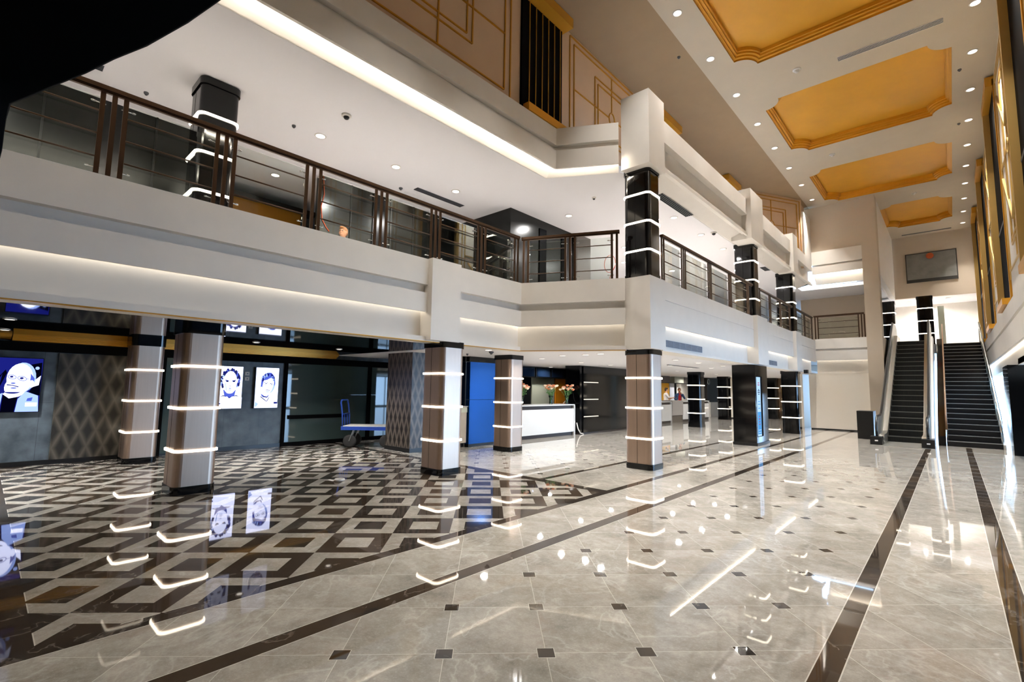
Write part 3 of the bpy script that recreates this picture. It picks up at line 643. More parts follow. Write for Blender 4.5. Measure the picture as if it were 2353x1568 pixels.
def moulding(name, P, c, hw, z0, z1, cz, lab, m, w=0.026, ih=0.74, iz0=None, iz1=None):
    """P(s, z, off): point on the wall at s along it"""
    mb = MB()
    def bar(s0, za, s1, zb):
        s0, s1 = min(s0, s1), max(s0, s1); za, zb = min(za, zb), max(za, zb)
        if s1 - s0 < w: s0, s1 = (s0 + s1) / 2 - w / 2, (s0 + s1) / 2 + w / 2
        if zb - za < w: za, zb = (za + zb) / 2 - w / 2, (za + zb) / 2 + w / 2
        q = [P(s, z, o) for o in (0.0, 0.025) for (s, z) in ((s0, za), (s1, za), (s1, zb), (s0, zb))]
        mb.add(q, [(0, 1, 2, 3), (4, 7, 6, 5), (0, 4, 5, 1), (1, 5, 6, 2), (2, 6, 7, 3), (3, 7, 4, 0)])
    iz0 = z0 + 0.47 if iz0 is None else iz0; iz1 = z1 - 0.48 if iz1 is None else iz1
    for (h, a, b) in ((hw, z0 - .2, z1), (hw - 0.17, z0, z1 - 0.14), (ih + 0.07, iz0, iz1), (ih - 0.07, iz0 + .13, iz1 - .14)):
        bar(c - h, a, c - h, b); bar(c + h, a, c + h, b); bar(c - h, b, c + h, b)
        if h != hw: bar(c - h, a, c + h, a)
    r = 0.17
    bar(c, z0, c, cz - r); bar(c, cz + r, c, z1 - .14); bar(c - hw + .17, cz, c - r * .8, cz); bar(c + r * .8, cz, c + hw - .17, cz)
    ring = [P(c + 0.8 * r * math.cos(2 * PI * k / 20), cz + r * math.sin(2 * PI * k / 20), 0.015) for k in range(20)]; mb.tube(ring, 0.018, 6, closed=True)
    return struct(mb.build(name, m), lab)
LW = lambda s, z, o: (-6.3 + o, s, z)
moulding('trim_6', LW, 4.85, 1.86, 7.53, 10.0, 8.72, 'gold moulding on the tan wall left of the first black window', GOLDT)
moulding('trim_7', LW, 10.68, 1.90, 7.53, 10.0, 8.72, 'gold moulding on the tan wall above the corner pier', GOLDT)
moulding('trim_8', LW, 16.7, 1.90, 7.53, 10.0, 8.72, 'gold moulding on the tan wall behind the right beam', GOLDT)
moulding('trim_9', LW, -1.15, 1.90, 7.53, 10.0, 8.72, 'gold moulding on the tan wall above the camera', GOLDT)
ad = Vector((1.85, 3.35, 0)).normalized(); an = Vector((ad.y, -ad.x, 0))
AW = lambda s, z, o: tuple(Vector((-6.3, 20.4, z)) + ad * s + an * o)
moulding('trim_10', AW, 2.0, 1.62, 7.6, 9.95, 8.72, 'gold moulding on the angled wall at the far corner', GOLDT)
RW = lambda s, z, o: (1.25 - o, s, z)
for k, lab in enumerate(('gilt moulding on the right wall between the first two windows', 'gilt moulding on the right wall between the second and third windows', 'gilt moulding on the right wall between the third and fourth windows')):
    m = moulding('trim_%d' % (11 + k), RW, 15.35 + 6 * k, 1.85, 4.7, 9.8, 7.3, lab, BRASS, 0.05)
    zb = MB()
    for j in range(2):
        zz = 5.6 + 2.2 * j
        zb.tube([RW(15.35 + 6 * k - 1.5, zz + 1.4, .02), RW(15.35 + 6 * k, zz, .02), RW(15.35 + 6 * k + 1.5, zz + 1.4, .02)], 0.04, 4)
    zb.build('chevron', BRASS, m)
moulding('trim_14', RW, 9.35, 1.85, 4.7, 9.8, 7.3, 'gilt moulding on the right wall left of the first window', BRASS, 0.05)

# ================================================================== UPPER GALLERY INTERIOR
def wallbox(name, a, m, lab): return struct(MB().box(*a).build(name, m), lab)
wallbox('wall_gallery_dark', (-10.6, -5, UZ, -10.4, 3.08, UC), DARKW, 'dark gloss wall behind the left railing')
wallbox('wall_gallery_dark_far', (-10.6, 4.85, UZ, -10.4, 9.1, UC), DARKW, 'dark gloss wall behind the railing right of the ochre panel')
wallbox('wall_gallery_box', (-10.6, 9.1, UZ, -8.42, 12.0, UC), DARKW, 'dark box room behind the slanted railing')
wallbox('wall_gallery_grey', (-10.4, 12.0, UZ, -8.3, 12.75, UC), mat('grey_wall', (104, 96, 92), 0.5), 'grey wall end beside the dark box room')
wallbox('wall_gallery_ochre', (-12.5, 3.0, UZ, -12.3, 5.25, 6.02), mat('ochre_panel', (176, 116, 14), 0.5), 'ochre panel seen through the left railing')
wallbox('wall_gallery_header', (-12.5, 3.0, 6.02, -12.2, 5.6, 6.14), BLACKS, 'dark header over the ochre panel')
wallbox('wall_gallery_grey_back', (-12.95, 12.75, UZ, -12.8, 25, 5.9), mat('grey_green_wall', (120, 124, 112), 0.4), 'grey green wall at the back of the upper gallery')
wallbox('wall_gallery_room', (-5.6, 28.4, UZ, -2.6, 28.6, UC - .002), BEIGE, 'tan wall behind the end balcony')
mf = MB()
for y in (-1.2, 0.3, 1.15, 1.75, 2.35, 5.6, 6.2, 6.7, 7.4, 8.2): mf.box(-10.4, y, UZ, -10.375, y + 0.03, UC)
struct(mf.build('trim_15', BLACKS))
mf = MB().box(-8.42, 10.3, UZ, -8.39, 10.6, UC - .25).box(-8.42, 11.35, UZ, -8.39, 11.55, UC - .3)
struct(mf.build('trim_16', BLACKM))

# ================================================================== LIGHT FITTINGS
def make_downlight(r=0.09, watts=60, color=WARM, size=0.14, spread=1.15):
    t = thing('downlight', '', 'downlight')
    MB().lathe([(r, 0), (r + 0.022, 0), (r + 0.022, -0.008), (r, -0.012)], (0, 0, 0), 18).build('trim_ring', OFFW, t)
    MB().lathe([(0.001, -0.008), (r, -0.008), (r, -0.013), (0.001, -0.013)], (0, 0, 0), 18).build('lens', LENS, t)
    lamp('lamp', (0, 0, -0.03), watts, color, size, spread, t)
    return t
d1 = make_downlight(0.085, HALL_W, WARM)
first = [True]
def put(p, loc, lab, grp):
    o = place(p, not first[0], loc, lab, grp); first[0] = False; return o
k = 0
for i in range(2, 13):
    y = -0.2 + 2.01 * i
    if y > 9: k += 1
    put(d1, (-4.11, y, CZ), ('hall ceiling downlight in the left row, %s from the near end' % ORD[k - 1]) if y > 9 else 'hall ceiling downlight of the left row over the camera', 'downlights left of the coffers')
k = 0
for i in range(3, 17):
    y = -0.28 + 2.01 * i
    if y > 13: k += 1
    put(d1, (0.82, y, CZ), ('hall ceiling downlight in the right row, %s from the near end' % ORD[k - 1]) if y > 13 else 'hall ceiling downlight of the right row over the camera', 'downlights right of the coffers')
d2 = make_downlight(0.085, GAL_W, NEUT, 0.16, 2.8); first[0] = True
for (x, y, lab) in ((-8.73, 4.01, 'gallery ceiling downlight just right of the small camera, first beyond the upper column'), (-8.73, 5.72, 'gallery ceiling downlight between the first one and the long slot grille'), (-8.73, 7.44, 'gallery ceiling downlight right of the long slot grille'),
                    (-8.73, 2.3, 'gallery ceiling downlight hidden by the upper column'), (-8.73, -0.5, 'gallery ceiling downlight hidden by the black canopy'), (-8.73, -1.5, 'gallery ceiling downlight left of the picture'),
                    (-7.59, 10.57, 'gallery ceiling downlight over the slanted railing'), (-5.45, 12.55, 'gallery ceiling downlight right of the corner column, nearest'), (-5.45, 14.5, 'gallery ceiling downlight right of the corner column, second'), (-5.45, 16.45, 'gallery ceiling downlight just left of the middle column'),
                    (-5.45, 18.4, 'gallery ceiling downlight between the middle and far columns'), (-5.45, 23.5, 'gallery ceiling downlight near the end wall'), (-8.9, 15.9, 'gallery ceiling downlight seen below the handrail left of the corner column'), (-7.9, 14.2, 'gallery ceiling downlight seen through the glass right of the corner column'), (-8, 18.2, 'gallery ceiling downlight seen through the second glass bay right of the corner column'), (-8, 22, 'gallery ceiling downlight deep in the gallery')):
    put(d2, (x, y, UC), lab, 'downlights in the upper gallery ceiling')
d6 = make_downlight(0.085, 8, NEUT, 0.16, 2.2); d6.location = (-11.2, 4.15, UC); d6['label'] = 'gallery ceiling downlight seen through the railing glass above the ochre panel'
d3 = make_downlight(0.075, GRD_W, NEUT, 0.14, 2.8); first[0] = True
gl = [(-7.64, 7.6), (-8.53, 10.61), (-7.29, 9.9), (-6.61, 9.93), (-6.1, 9.8), (-8.67, 12.77), (-8.68, 14.57), (-5.62, 14.5), (-7.12, 17.6), (-8.79, 20.29), (-5.61, 16.6), (-6.5, 17.98), (-8.61, 24.48), (-9.1, 28.16), (-6.03, 19.41), (-6.59, 22.07), (-5.6, 12.84), (-7.02, 15.65), (-11.6, 12.5), (-11.6, 15), (-11.8, 21), (-11.8, 25), (-11.8, 29), (-7, 26), (-6.5, 30)]
for i, (x, y) in enumerate(sorted(gl, key=lambda p: p[1])):
    put(d3, (x, y, GZ), 'reception ceiling downlight, %s by distance from the diagonal floor band' % (ORD + ['seventeenth', 'eighteenth', 'nineteenth', 'twentieth', 'twenty-first', 'twenty-second', 'twenty-third', 'twenty-fourth', 'twenty-fifth'])[i], 'downlights in the reception ceiling')
d4 = make_downlight(0.05, 60, NEUT, 0.1, 2.2); d4.location = (-11.7, 0.2, GZ); d4['label'] = 'small downlight in the black ceiling washing the patterned wall'
for (x, y, lab) in ((-10.4, 3.7, 'small downlight in the black ceiling before the portrait screens'), (-10.6, 5.6, 'small downlight in the black ceiling before the dark shopfront'), (-9.6, 0.2, 'small downlight in the black ceiling left of the near column')): place(d4, True, (x, y, GZ), lab)
d5 = make_downlight(0.085, 60, NEUT, 0.16, 2.8); first[0] = True
for (x, y, lab) in ((0.1, 34.0, 'downlight over the top of the staircase, right of the black column'), (-1.5, 34.3, 'downlight over the escalator landing, left of the black column'), (-0.6, 35.2, 'downlight at the back of the upper landing')):
    put(d5, (x, y, 6.68), lab, 'downlights over the upper landing')

# grilles
def slot_grille(name, lab, c, lx, ly, z, m, n, down=True):
    t = thing(name, lab, 'grille', (c[0], c[1], z))
    MB().box(c[0] - lx / 2, c[1] - ly / 2, z - .006, c[0] + lx / 2, c[1] + ly / 2, z + .01).build('backing', BLACKM, t)
    s = MB()
    for k in range(n + 1):
        if lx > ly: yy = c[1] - ly / 2 + ly * k / n; s.box(c[0] - lx / 2, yy - .008, z - .014, c[0] + lx / 2, yy + .008, z - .004)
        else: xx = c[0] - lx / 2 + lx * k / n; s.box(xx - .008, c[1] - ly / 2, z - .014, xx + .008, c[1] + ly / 2, z - .004)
    s.build('louvres', m, t)
slot_grille('slot_grille', 'long white slot grille in the hall ceiling between the first two coffers', (-0.7, 13.98), 2.0, 0.18, CZ, OFFW, 4)
slot_grille('slot_grille', 'thin slot grille in the hall ceiling beyond the farthest coffer', (-0.58, 32.5), 1.96, 0.10, CZ, GRILL, 2)
slot_grille('slot_grille', 'dark slot grille in the gallery ceiling left of the dark box room', (-9.34, 7.45), 0.16, 1.5, UC, GRILL, 4)
slot_grille('slot_grille', 'dark slot grille in the gallery ceiling beside the corner column', (-5.07, 11.75), 0.2, 1.9, UC, GRILL, 4)
slot_grille('slot_grille', 'small dark slot grille in the gallery ceiling beside the middle column', (-5.14, 20.2), 0.18, 0.7, UC, GRILL, 4)
slot_grille('slot_grille', 'slot grille in the gallery ceiling beside the black canopy', (-9.35, 0.42), 0.16, 0.9, UC, GRILL, 4)
slot_grille('slot_grille', 'thin slot grille in the reception ceiling above the people', (-6.9, 16.5), 0.06, 2.6, GZ, GRILL, 1)
def wall_grille(lab, y0, y1, z0, z1):
    t = thing('air_grille', lab, 'grille', (-4.6, (y0 + y1) / 2, z0), 'air grilles in the right balcony edge')
    MB().box(-4.615, y0, z0, -4.595, y1, z1).build('backing', GRILL, t)
    s = MB(); n = 7
    for k in range(n + 1): yy = y0 + (y1 - y0) * k / n; s.box(-4.598, yy - .008, z0, -4.585, yy + .008, z1)
    for k in range(6): zz = z0 + (z1 - z0) * k / 5; s.box(-4.598, y0, zz - .006, -4.586, y1, zz + .006)
    s.build('louvres', mat('grille_light', (150, 156, 168), 0.5), t)
wall_grille('blue grey air grille in the balcony edge right of the corner pier', 9.75, 12.1, 2.56, 2.70)
wall_grille('small air grille in the balcony edge left of the far pier', 17.5, 19.1, 2.54, 2.69)
# ceiling devices
def dome(name, lab, loc, r=0.05, m=OFFW, cat='detector', dark=False):
    t = thing(name, lab, cat, loc)
    MB().lathe([(r, 0), (r, -0.02), (r * 0.8, -0.035)], loc, 14).build('base', m, t)
    MB().ball((loc[0], loc[1], loc[2] - 0.035), (r * .62, r * .62, r * .6), 12, 8).build('dome', BLACKS if dark else m, t)
dome('security_camera', 'dome camera on the gallery ceiling between the upper column and first downlight', (-7.69, 3.98, UC), 0.085, OFFW, 'camera', True)
dome('security_camera', 'dome camera on the gallery ceiling right of the corner column', (-5.08, 14.54, UC), 0.09, OFFW, 'camera', True)
dome('security_camera', 'tiny dome camera on the gallery ceiling left of the corner column', (-6.37, 9.94, UC), 0.05, OFFW, 'camera', True)
dome('smoke_detector', 'small sprinkler head left of the first gallery downlight', (-8.75, 3.51, UC), 0.035, GRILL)
dome('smoke_detector', 'small detector on the gallery ceiling left of the upper column', (-9.6, 1.45, UC), 0.035, GRILL)
dome('smoke_detector', 'small sprinkler head just above the handrail left of the slot grille', (-9.6, 6.45, UC), 0.045, GRILL)
dome('smoke_detector', 'white smoke detector on the hall ceiling between the first and second coffer in view', (-2.57, 13.75, CZ), 0.1)
dome('smoke_detector', 'white smoke detector on the hall ceiling between the second and third coffer in view', (-2.71, 19.7, CZ), 0.09)
dome('smoke_detector', 'white smoke detector on the hall ceiling beyond the third coffer in view', (-0.75, 25.8, CZ), 0.09)
dome('smoke_detector', 'sprinkler head beside the right edge of the second coffer in view', (0.59, 16.5, CZ), 0.04, GRILL)
dome('smoke_detector', 'sprinkler head beside the right edge of the gap after the second coffer', (0.6, 19.9, CZ), 0.04, GRILL)
dome('smoke_detector', 'sprinkler head on the tan ceiling strip left of the downlights', (-4.7, 11.3, CZ + .03), 0.04, GRILL)
dome('smoke_detector', 'detector on the reception ceiling above the blue panel', (-8.0, 8.05, GZ), 0.06, GRILL)
dome('smoke_detector', 'tiny sprinkler on the reception ceiling beside the near pier column', (-9.0, 8.2, GZ), 0.03, GRILL)
tag(MB().box(-4.32, 21.9, 2.36, -4.18, 22.1, 2.5).build('wall_speaker', BLACKS), 'small black box speaker under the far balcony pier', 'speaker')

# ================================================================== KIOSK
t = thing('information_kiosk', 'tall black gloss kiosk with a lit blue screen on its side', 'kiosk', (-4.7, 16.25, 0))
MB().box(-5.02, 15.62, 0.08, -4.36, 16.88, 2.415).build('body', BLACKG, t); MB().box(-5.04, 15.60, 0, -4.34, 16.90, 0.08).build('plinth', BLACKS, t)
MB().box(-4.362, 15.70, 0.26, -4.352, 16.28, 2.08).build('bezel', BLACKM, t)
ks = MB(); ks.box(-4.354, 15.70, 0.28, -4.348, 16.08, 2.05, 0)
sc = MB()
sm = [emis('kiosk_blue', (90, 170, 240), 0.9), emis('kiosk_sky', (170, 205, 245), 1.2), emis('kiosk_red', (210, 80, 110), 0.7), emis('kiosk_ink', (40, 40, 70), 0.3)]
sc = ks; ks.mi = [1] * len(ks.mi); sc.box(-4.347, 15.72, 0.34, -4.345, 16.06, 1.0, 0)
for z, w, c in ((1.86, .16, 2), (1.80, .2, 2), (1.66, .1, 3), (1.62, .22, 3), (1.57, .22, 3), (1.52, .12, 3), (1.30, .2, 0), (1.22, .24, 0), (1.1, .2, 0), (0.86, .1, 2), (0.78, .16, 2), (0.7, .1, 2), (0.62, .14, 2), (0.45, .26, 1), (0.38, .26, 1)):
    sc.box(-4.346, 15.89 - w / 2, z, -4.344, 15.89 + w / 2, z + .022, c)
sc.build('screen', sm, t)
MB().box(-5.0, 15.616, 0.80, -4.38, 15.622, 0.806).box(-5.0, 15.616, 1.62, -4.38, 15.622, 1.626).build('seam', BLACKM, t)

# ================================================================== RECEPTION
def counter(lab, x, y0, y1, h, depth, endp=True):
    t = thing('reception_counter', lab, 'counter', (x, (y0 + y1) / 2, 0))
    MB().box(x - depth, y0, h - 0.035, x + 0.02, y1, h).build('top', WHITEG, t)
    MB().box(x - depth, y0, h - 0.15, x - 0.06, y1, h - 0.035).build('shadow_gap', BROWND, t)
    MB().box(x - depth, y0, 0.12, x, y1 - 0.02, h - 0.15).build('front_panel', WHITEG, t)
    MB().box(x - depth, y0, 0, x - 0.05, y1 - 0.05, 0.12).build('kick', BROWND, t)
    if endp: MB().box(x - depth, y1 - 0.045, 0, x + 0.02, y1, h).build('end_panel', WHITEG, t)
    return t
c1 = counter('white reception counter with flower vases right of the near columns', -9.92, 10.5, 14.22, 1.07, 0.7)
c2 = counter('left stretch of the long white reception counter, in front of the two people', -10.4, 18.3, 23.27, 1.06, 0.7)
c3 = counter('right stretch of the long white reception counter, beyond the grey niche', -10.4, 24.63, 28.3, 1.06, 0.7)
t = thing('desk_niche', 'grey recessed desk section set into the long white counter', 'desk', (-10.4, 23.9, 0.3))
MB().box(-11.0, 23.3, 0.36, -10.37, 24.6, 1.10).build('back', mat('niche_grey', (150, 144, 138), 0.4), t); MB().box(-11.0, 23.28, 0.0, -10.42, 24.62, 0.36).build('base', mat('niche_brown', (92, 84, 74), 0.4), t)
t = thing('stone_cabinet', 'cream stone fronted cabinet left of the blue gloss panel', 'cabinet', (-9.8, 8.6, 0))
MB().box(-10.4, 8.2, 0.12, -9.76, 8.92, 1.07).build('body', mat('cream_stone', (196, 186, 172), 0.3, noise=0.08, nscale=3), t); MB().box(-10.4, 8.2, 0, -9.85, 8.9, 0.12).build('kick', BROWND, t); MB().box(-10.4, 8.2, 1.07, -9.74, 8.95, 1.10).build('top', WHITEG, t); MB().box(-9.76, 8.60, 0.93, -9.745, 8.93, 1.06).build('drawer', mat('pale_green_white', (206, 212, 196), 0.4), t)
t = thing('blue_panel', 'blue gloss wall panel in two halves left of the second column', 'panel', (-9.75, 9.5, 0))
MB().box(-9.85, 8.96, 0.08, -9.70, 10.05, 1.265).build('lower_half', BLUE_REFLECT, t); MB().box(-9.85, 8.96, 1.275, -9.70, 10.05, 2.30).build('upper_half', BLUE_REFLECT, t); MB().box(-9.86, 8.96, 0, -9.71, 10.05, 0.08).build('plinth', BLACKS, t)
struct(MB().box(-9.95, 8.1, 1.11, -9.88, 8.95, GZ).build('wall_reception_left', BLACKG), 'black gloss wall above the cream cabinet')
struct(MB().box(-9.87, 8.95, 2.31, -9.72, 10.1, GZ).build('wall_reception_lintel', BLACKG))
struct(MB().box(-10.5, 14.45, 0.06, -9.86, 17.9, GZ - .002).build('wall_reception_gloss', BLACKG), 'black mirror gloss wall between the two reception counters')
struct(MB().box(-10.5, 14.44, 0, -9.845, 17.92, 0.06).build('baseboard_gloss', BROWND))
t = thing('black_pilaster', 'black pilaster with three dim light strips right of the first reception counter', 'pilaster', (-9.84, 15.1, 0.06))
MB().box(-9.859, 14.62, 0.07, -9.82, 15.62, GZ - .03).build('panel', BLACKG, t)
for k in range(3): MB().box(-9.82, 14.64, 0.605 + 0.617 * k, -9.812, 15.60, 0.635 + 0.617 * k).build('light_strip', emis('dim_strip', (255, 244, 220), 1.3), t)  # glowing strips on a black panel imitate column light bands mirrored in the gloss
struct(MB().box(-12.6, 10.2, 0, -12.4, 18.3, GZ).build('wall_reception_black', BLACKS), 'black wall behind the first counter')
struct(MB().box(-12.39, 17.6, 0, -10.51, 17.75, GZ).build('wall_reception_return', BLACKS))
def panel(name, lab, cat, y0, y1, z0, z1, m, x=-12.35, d=0.05):
    return tag(MB().box(x - d, y0, z0, x, y1, z1).build(name, m), lab, cat)
panel('wall_panel', 'orange wall panel right of the grey green panel behind the vases', 'wall panel', 16.3, 17.0, 0.4, 2.02, ORANGE)
panel('wall_panel', 'narrow orange wall panel just right of the second column', 'wall panel', 13.5, 14.2, 0.4, 2.02, ORANGE)
panel('wall_panel', 'grey green glass board behind the middle flower vase', 'board', 14.75, 16.2, 0.4, 2.03, GREYP)
for k in range(4):
    t = thing('overhead_cabinet', 'black glass overhead cabinet above the first counter, %s from the left' % ORD[k], 'cabinet', (-12.2, 13.9 + k, 2.03), 'black glass overhead cabinets')
    MB().box(-12.4, 13.62 + 0.98 * k, 2.04, -12.02, 14.52 + 0.98 * k, 2.42).build('body', BLACKS, t); MB().box(-12.02, 13.66 + 0.98 * k, 2.07, -12.0, 14.48 + 0.98 * k, 2.40).build('door', mat('blue_black_glass', (34, 52, 80), 0.06, 0.6), t)
panel('wall_panel', 'yellow wall panel behind the two people at the far counter', 'wall panel', 24.8, 28.1, 0.4, 2.04, YELLOW, -12.7)
panel('staff_door', 'pale grey staff door right of the yellow panel', 'door', 28.2, 28.85, 0.05, 2.04, mat('pale_grey', (204, 206, 214), 0.5), -12.7)
panel('wall_panel', 'cream wall panel right of the staff door', 'wall panel', 29.25, 31.2, 0.4, 2.04, CREAM, -12.7)
panel('wall_panel', 'dark doorway panel left of the long counter', 'wall panel', 20.6, 24.0, 0.9, 2.0, BLACKM, -12.7)
for k, (m, y) in enumerate(((mat('grey_brown_box', (74, 68, 66), 0.5), 26.0), (GREYP, 28.0), (mat('stone_grey', (110, 104, 98), 0.5), 29.6))):
    panel('overhead_box', ('dark grey', 'pale grey green', 'stone grey')[k] + ' overhead box above the far counter', 'cabinet', y, y + 1.35, 2.07, 2.44, m, -12.3, 0.4)
panel('storage_tower', 'tall black cabinet beyond the long counter, right of the black column', 'cabinet', 31.3, 33.2, 0.9, 2.44, BLACKS, -11.6, 0.6)
panel('base_cabinet', 'white base cabinet under the tall black cabinet', 'cabinet', 31.0, 33.4, 0.0, 0.9, WHITEG, -11.3, 0.9)
t = thing('ring_clock', 'round pale ring clock high on the wall beside the tall black cabinet', 'clock', (-11.59, 31.6, 2.2))
MB().tube([(-11.57, 31.5 + 0.16 * math.cos(2 * PI * k / 24), 2.2 + 0.16 * math.sin(2 * PI * k / 24)) for k in range(24)], 0.022, 6, closed=True).build('ring', mat('pale_ring', (190, 200, 206), 0.3), t)
MB().lathe([(0.001, 0), (0.15, 0), (0.15, .01), (0.001, .01)], (-11.6, 31.5, 2.2), 20, axis='x').build('face', BLACKS, t)
tag(MB().box(-6.6, 32.96, 1.0, -6.5, 33.0, 1.12).build('alarm_call_point', mat('alarm_orange', (226, 110, 40), 0.4)), 'orange alarm call point on the white wall behind the far column', 'alarm')

def vase(lab, loc, seed):
    r = random.Random(seed); t = thing('flower_vase', lab, 'vase', loc, 'flower vases on the reception counter')
    x, y, z = loc
    MB().lathe([(0.055, 0), (0.06, 0.02), (0.05, 0.12), (0.055, 0.2), (0.085, 0.3), (0.08, 0.3), (0.05, 0.2), (0.045, 0.12), (0.05, 0.02), (0.001, 0.015)], loc, 18).build('glass_vase', CLEAR, t)
    st = MB(); lf = MB(); bl = []
    for k in range(14):
        a = 2 * PI * k / 14 + r.uniform(-.2, .2); R = r.uniform(0.08, 0.25); h = r.uniform(0.50, 0.66)
        tip = (x + R * math.cos(a), y + R * math.sin(a), z + h); bl.append(tip)
        st.tube([(x + .02 * math.cos(a), y + .02 * math.sin(a), z + .03), (x + .3 * R * math.cos(a), y + .3 * R * math.sin(a), z + .30), tip], 0.006, 5)
        for q in range(2):
            b = a + r.uniform(-.7, .7); s = r.uniform(.5, 1.0); c = (x + s * R * math.cos(b), y + s * R * math.sin(b), z + r.uniform(.32, .52)); L = r.uniform(.08, .13)
            d = Vector((math.cos(b), math.sin(b), r.uniform(-.2, .5))).normalized(); w = d.cross(Vector((0, 0, 1))).normalized() * L * .35; c = Vector(c)
            lf.add([c, c + d * L * .5 + w, c + d * L, c + d * L * .5 - w], [(0, 1, 2, 3)])
    st.build('stems', mat('stem_green', (74, 120, 52), 0.6), t); lf.build('leaves', mat('leaf_green', (66, 126, 48), 0.6), t)
    cols = [mat('petal_peach', (244, 180, 146), 0.7), mat('petal_cream', (246, 224, 196), 0.7), mat('petal_orange', (236, 140, 96), 0.7)]
    for k, p in enumerate(bl):
        f = MB().ball(p, (0.046, 0.046, 0.038), 8, 6)
        for q in range(5):
            a = 2 * PI * q / 5; f.ball((p[0] + .032 * math.cos(a), p[1] + .032 * math.sin(a), p[2] + .01), (.029, .029, .027), 6, 5)
        f.build('bloom', cols[(k * 7 + seed) % 3], t)
vase('glass vase of peach roses in front of the grey green board', (-10.2, 13.2, 1.07), 1)
vase('glass vase of cream and peach roses at the right end of the first counter', (-10.12, 14.02, 1.07), 2)
vase('glass vase of roses half hidden by the column before the first counter', (-10.15, 11.62, 1.07), 3)
tag(MB().tube([(-9.88, 14.28, 0.42), (-9.86, 14.34, 0.2), (-9.84, 14.45, 0.05), (-9.8, 14.6, 0.012)], 0.02, 8).build('white_cable', OFFW), 'white cable hanging from the right end of the first counter', 'cable')
tag(MB().tube([(-10.3, 14.05, 1.09), (-10.28, 14.2, 1.2), (-10.26, 14.27, 1.36), (-10.26, 14.28, 1.46)], 0.009, 6).build('white_cable', OFFW), 'thin white cable arching beside the right flower vase', 'cable')

# ================================================================== TROLLEY
t = thing('platform_trolley', 'blue platform trolley with white deck and black wheels beside the patterned pillar', 'trolley', (-11.3, 6.9, 0))
BLUE = mat('trolley_blue', (34, 70, 160), 0.3, 0.2); RUB = mat('tyre_rubber', (34, 33, 32), 0.6)
td = Vector((0.62, 0.60, 0)).normalized(); tn = Vector((td.y, -td.x, 0)); T0 = Vector((-11.95, 6.62, 0))
def tp(a, b, z): q = T0 + td * a + tn * b; return (q.x, q.y, z)
def tbox(mb, a0, a1, b0, b1, z0, z1):
    v = [tp(a, b, z) for z in (z0, z1) for (a, b) in ((a0, b0), (a1, b0), (a1, b1), (a0, b1))]
    mb.add(v, [(0, 3, 2, 1), (4, 5, 6, 7), (0, 1, 5, 4), (1, 2, 6, 5), (2, 3, 7, 6), (3, 0, 4, 7)]); return mb
tbox(MB(), 0.02, 1.28, -0.335, 0.335, 0.50, 0.565).build('deck', OFFW, t)
fr = MB(); tbox(fr, -.02, 1.32, 0.34, 0.37, 0.46, 0.55); tbox(fr, -.02, 1.32, -0.37, -0.34, 0.46, 0.55); tbox(fr, -.02, .02, -.34, .34, 0.46, 0.55); tbox(fr, 1.28, 1.32, -.34, .34, 0.46, 0.55); fr.build('frame', BLUE, t)
hd = MB(); hp = [(0, -.3, .5), (-.02, -.3, .85), (-.06, -.3, 1.12)]
arc = [(-.07, -.3 + .08 * (1 - math.cos(PI / 2 * k / 4)), 1.14 + .08 * math.sin(PI / 2 * k / 4)) for k in range(5)]
hp2 = hp + arc + [(a, -b, z) for (a, b, z) in reversed(arc)] + [(a, -b, z) for (a, b, z) in reversed(hp)]
hd.tube([tp(*p) for p in hp2], 0.02, 8); hd.tube([tp(-.02, -.3, .86), tp(-.02, .3, .86)], 0.014, 8)
for b in (-.1, .1): hd.tube([tp(-.02, b, .86), tp(0, b, .52)], 0.013, 8)
hd.build('handle', BLUE, t)
for (a, b) in ((.18, -.24), (.18, .24), (1.12, -.24), (1.12, .24)):
    c = Vector(tp(a, b, 0.17)); w = MB(); ax = tn; up = Vector((0, 0, 1)); side = td; n = 20; prof = [(.06, -.035), (.13, -.042), (.165, -.03), (.172, 0), (.165, .03), (.13, .042), (.06, .035)]
    vs = [c + ax * h + (side * math.cos(2 * PI * k / n) + up * math.sin(2 * PI * k / n)) * r for (r, h) in prof for k in range(n)]
    fs = [(i * n + k, i * n + (k + 1) % n, (i + 1) * n + (k + 1) % n, (i + 1) * n + k) for i in range(len(prof) - 1) for k in range(n)] + [tuple(range(n)), tuple((len(prof) - 1) * n + k for k in range(n))]
    wo = w.add(vs, fs, 0, True).build('wheel', RUB, t)
    fk = MB()
    for e in (-.05, .05): fk.tube([tuple(c + ax * e), tuple(c + ax * e + td * 0.10 + Vector((0, 0, .29)))], 0.016, 6)
    fk.build('fork', STEELB, wo)

# ================================================================== ESCALATOR AND STAIRS
EX0, EX1 = -1.70, -0.78; EY0, EY1, RISE = 20.75, 27.6, UZ
t = thing('escalator', 'escalator with dark steps and steel sides beside the beige pier', 'escalator', (-1.24, 19.6, 0))
STEPM = mat('escalator_step', (40, 42, 42), 0.4, 0.5, noise=0.2, nscale=60, stretch=(1, 0.02, 0.02)); NOSE = mat('step_edge', (128, 130, 126), 0.35, 0.6)
n = 20
for k in range(n):
    z1 = RISE * (k + 1) / n; y0 = EY0 + (EY1 - EY0) * k / n
    so = MB().box(EX0, y0, max(0, z1 - 0.55), EX1, y0 + (EY1 - EY0) / n + .02, z1).build('step', STEPM, t)
    MB().box(EX0, y0 - .004, z1 - .022, EX1, y0 + .012, z1 + .001).build('edge_strip', NOSE, so)
MB().box(EX0 - .3, 19.0, 0, EX1 + .3, EY0, 0.012).build('landing_plate', STEELB, t)
MB().box(EX0, EY1, RISE - .3, EX1, 28.8, RISE).build('upper_plate', STEELB, t)
def pathz(y): return 0 if y < EY0 else (RISE if y > EY1 else RISE * (y - EY0) / (EY1 - EY0))
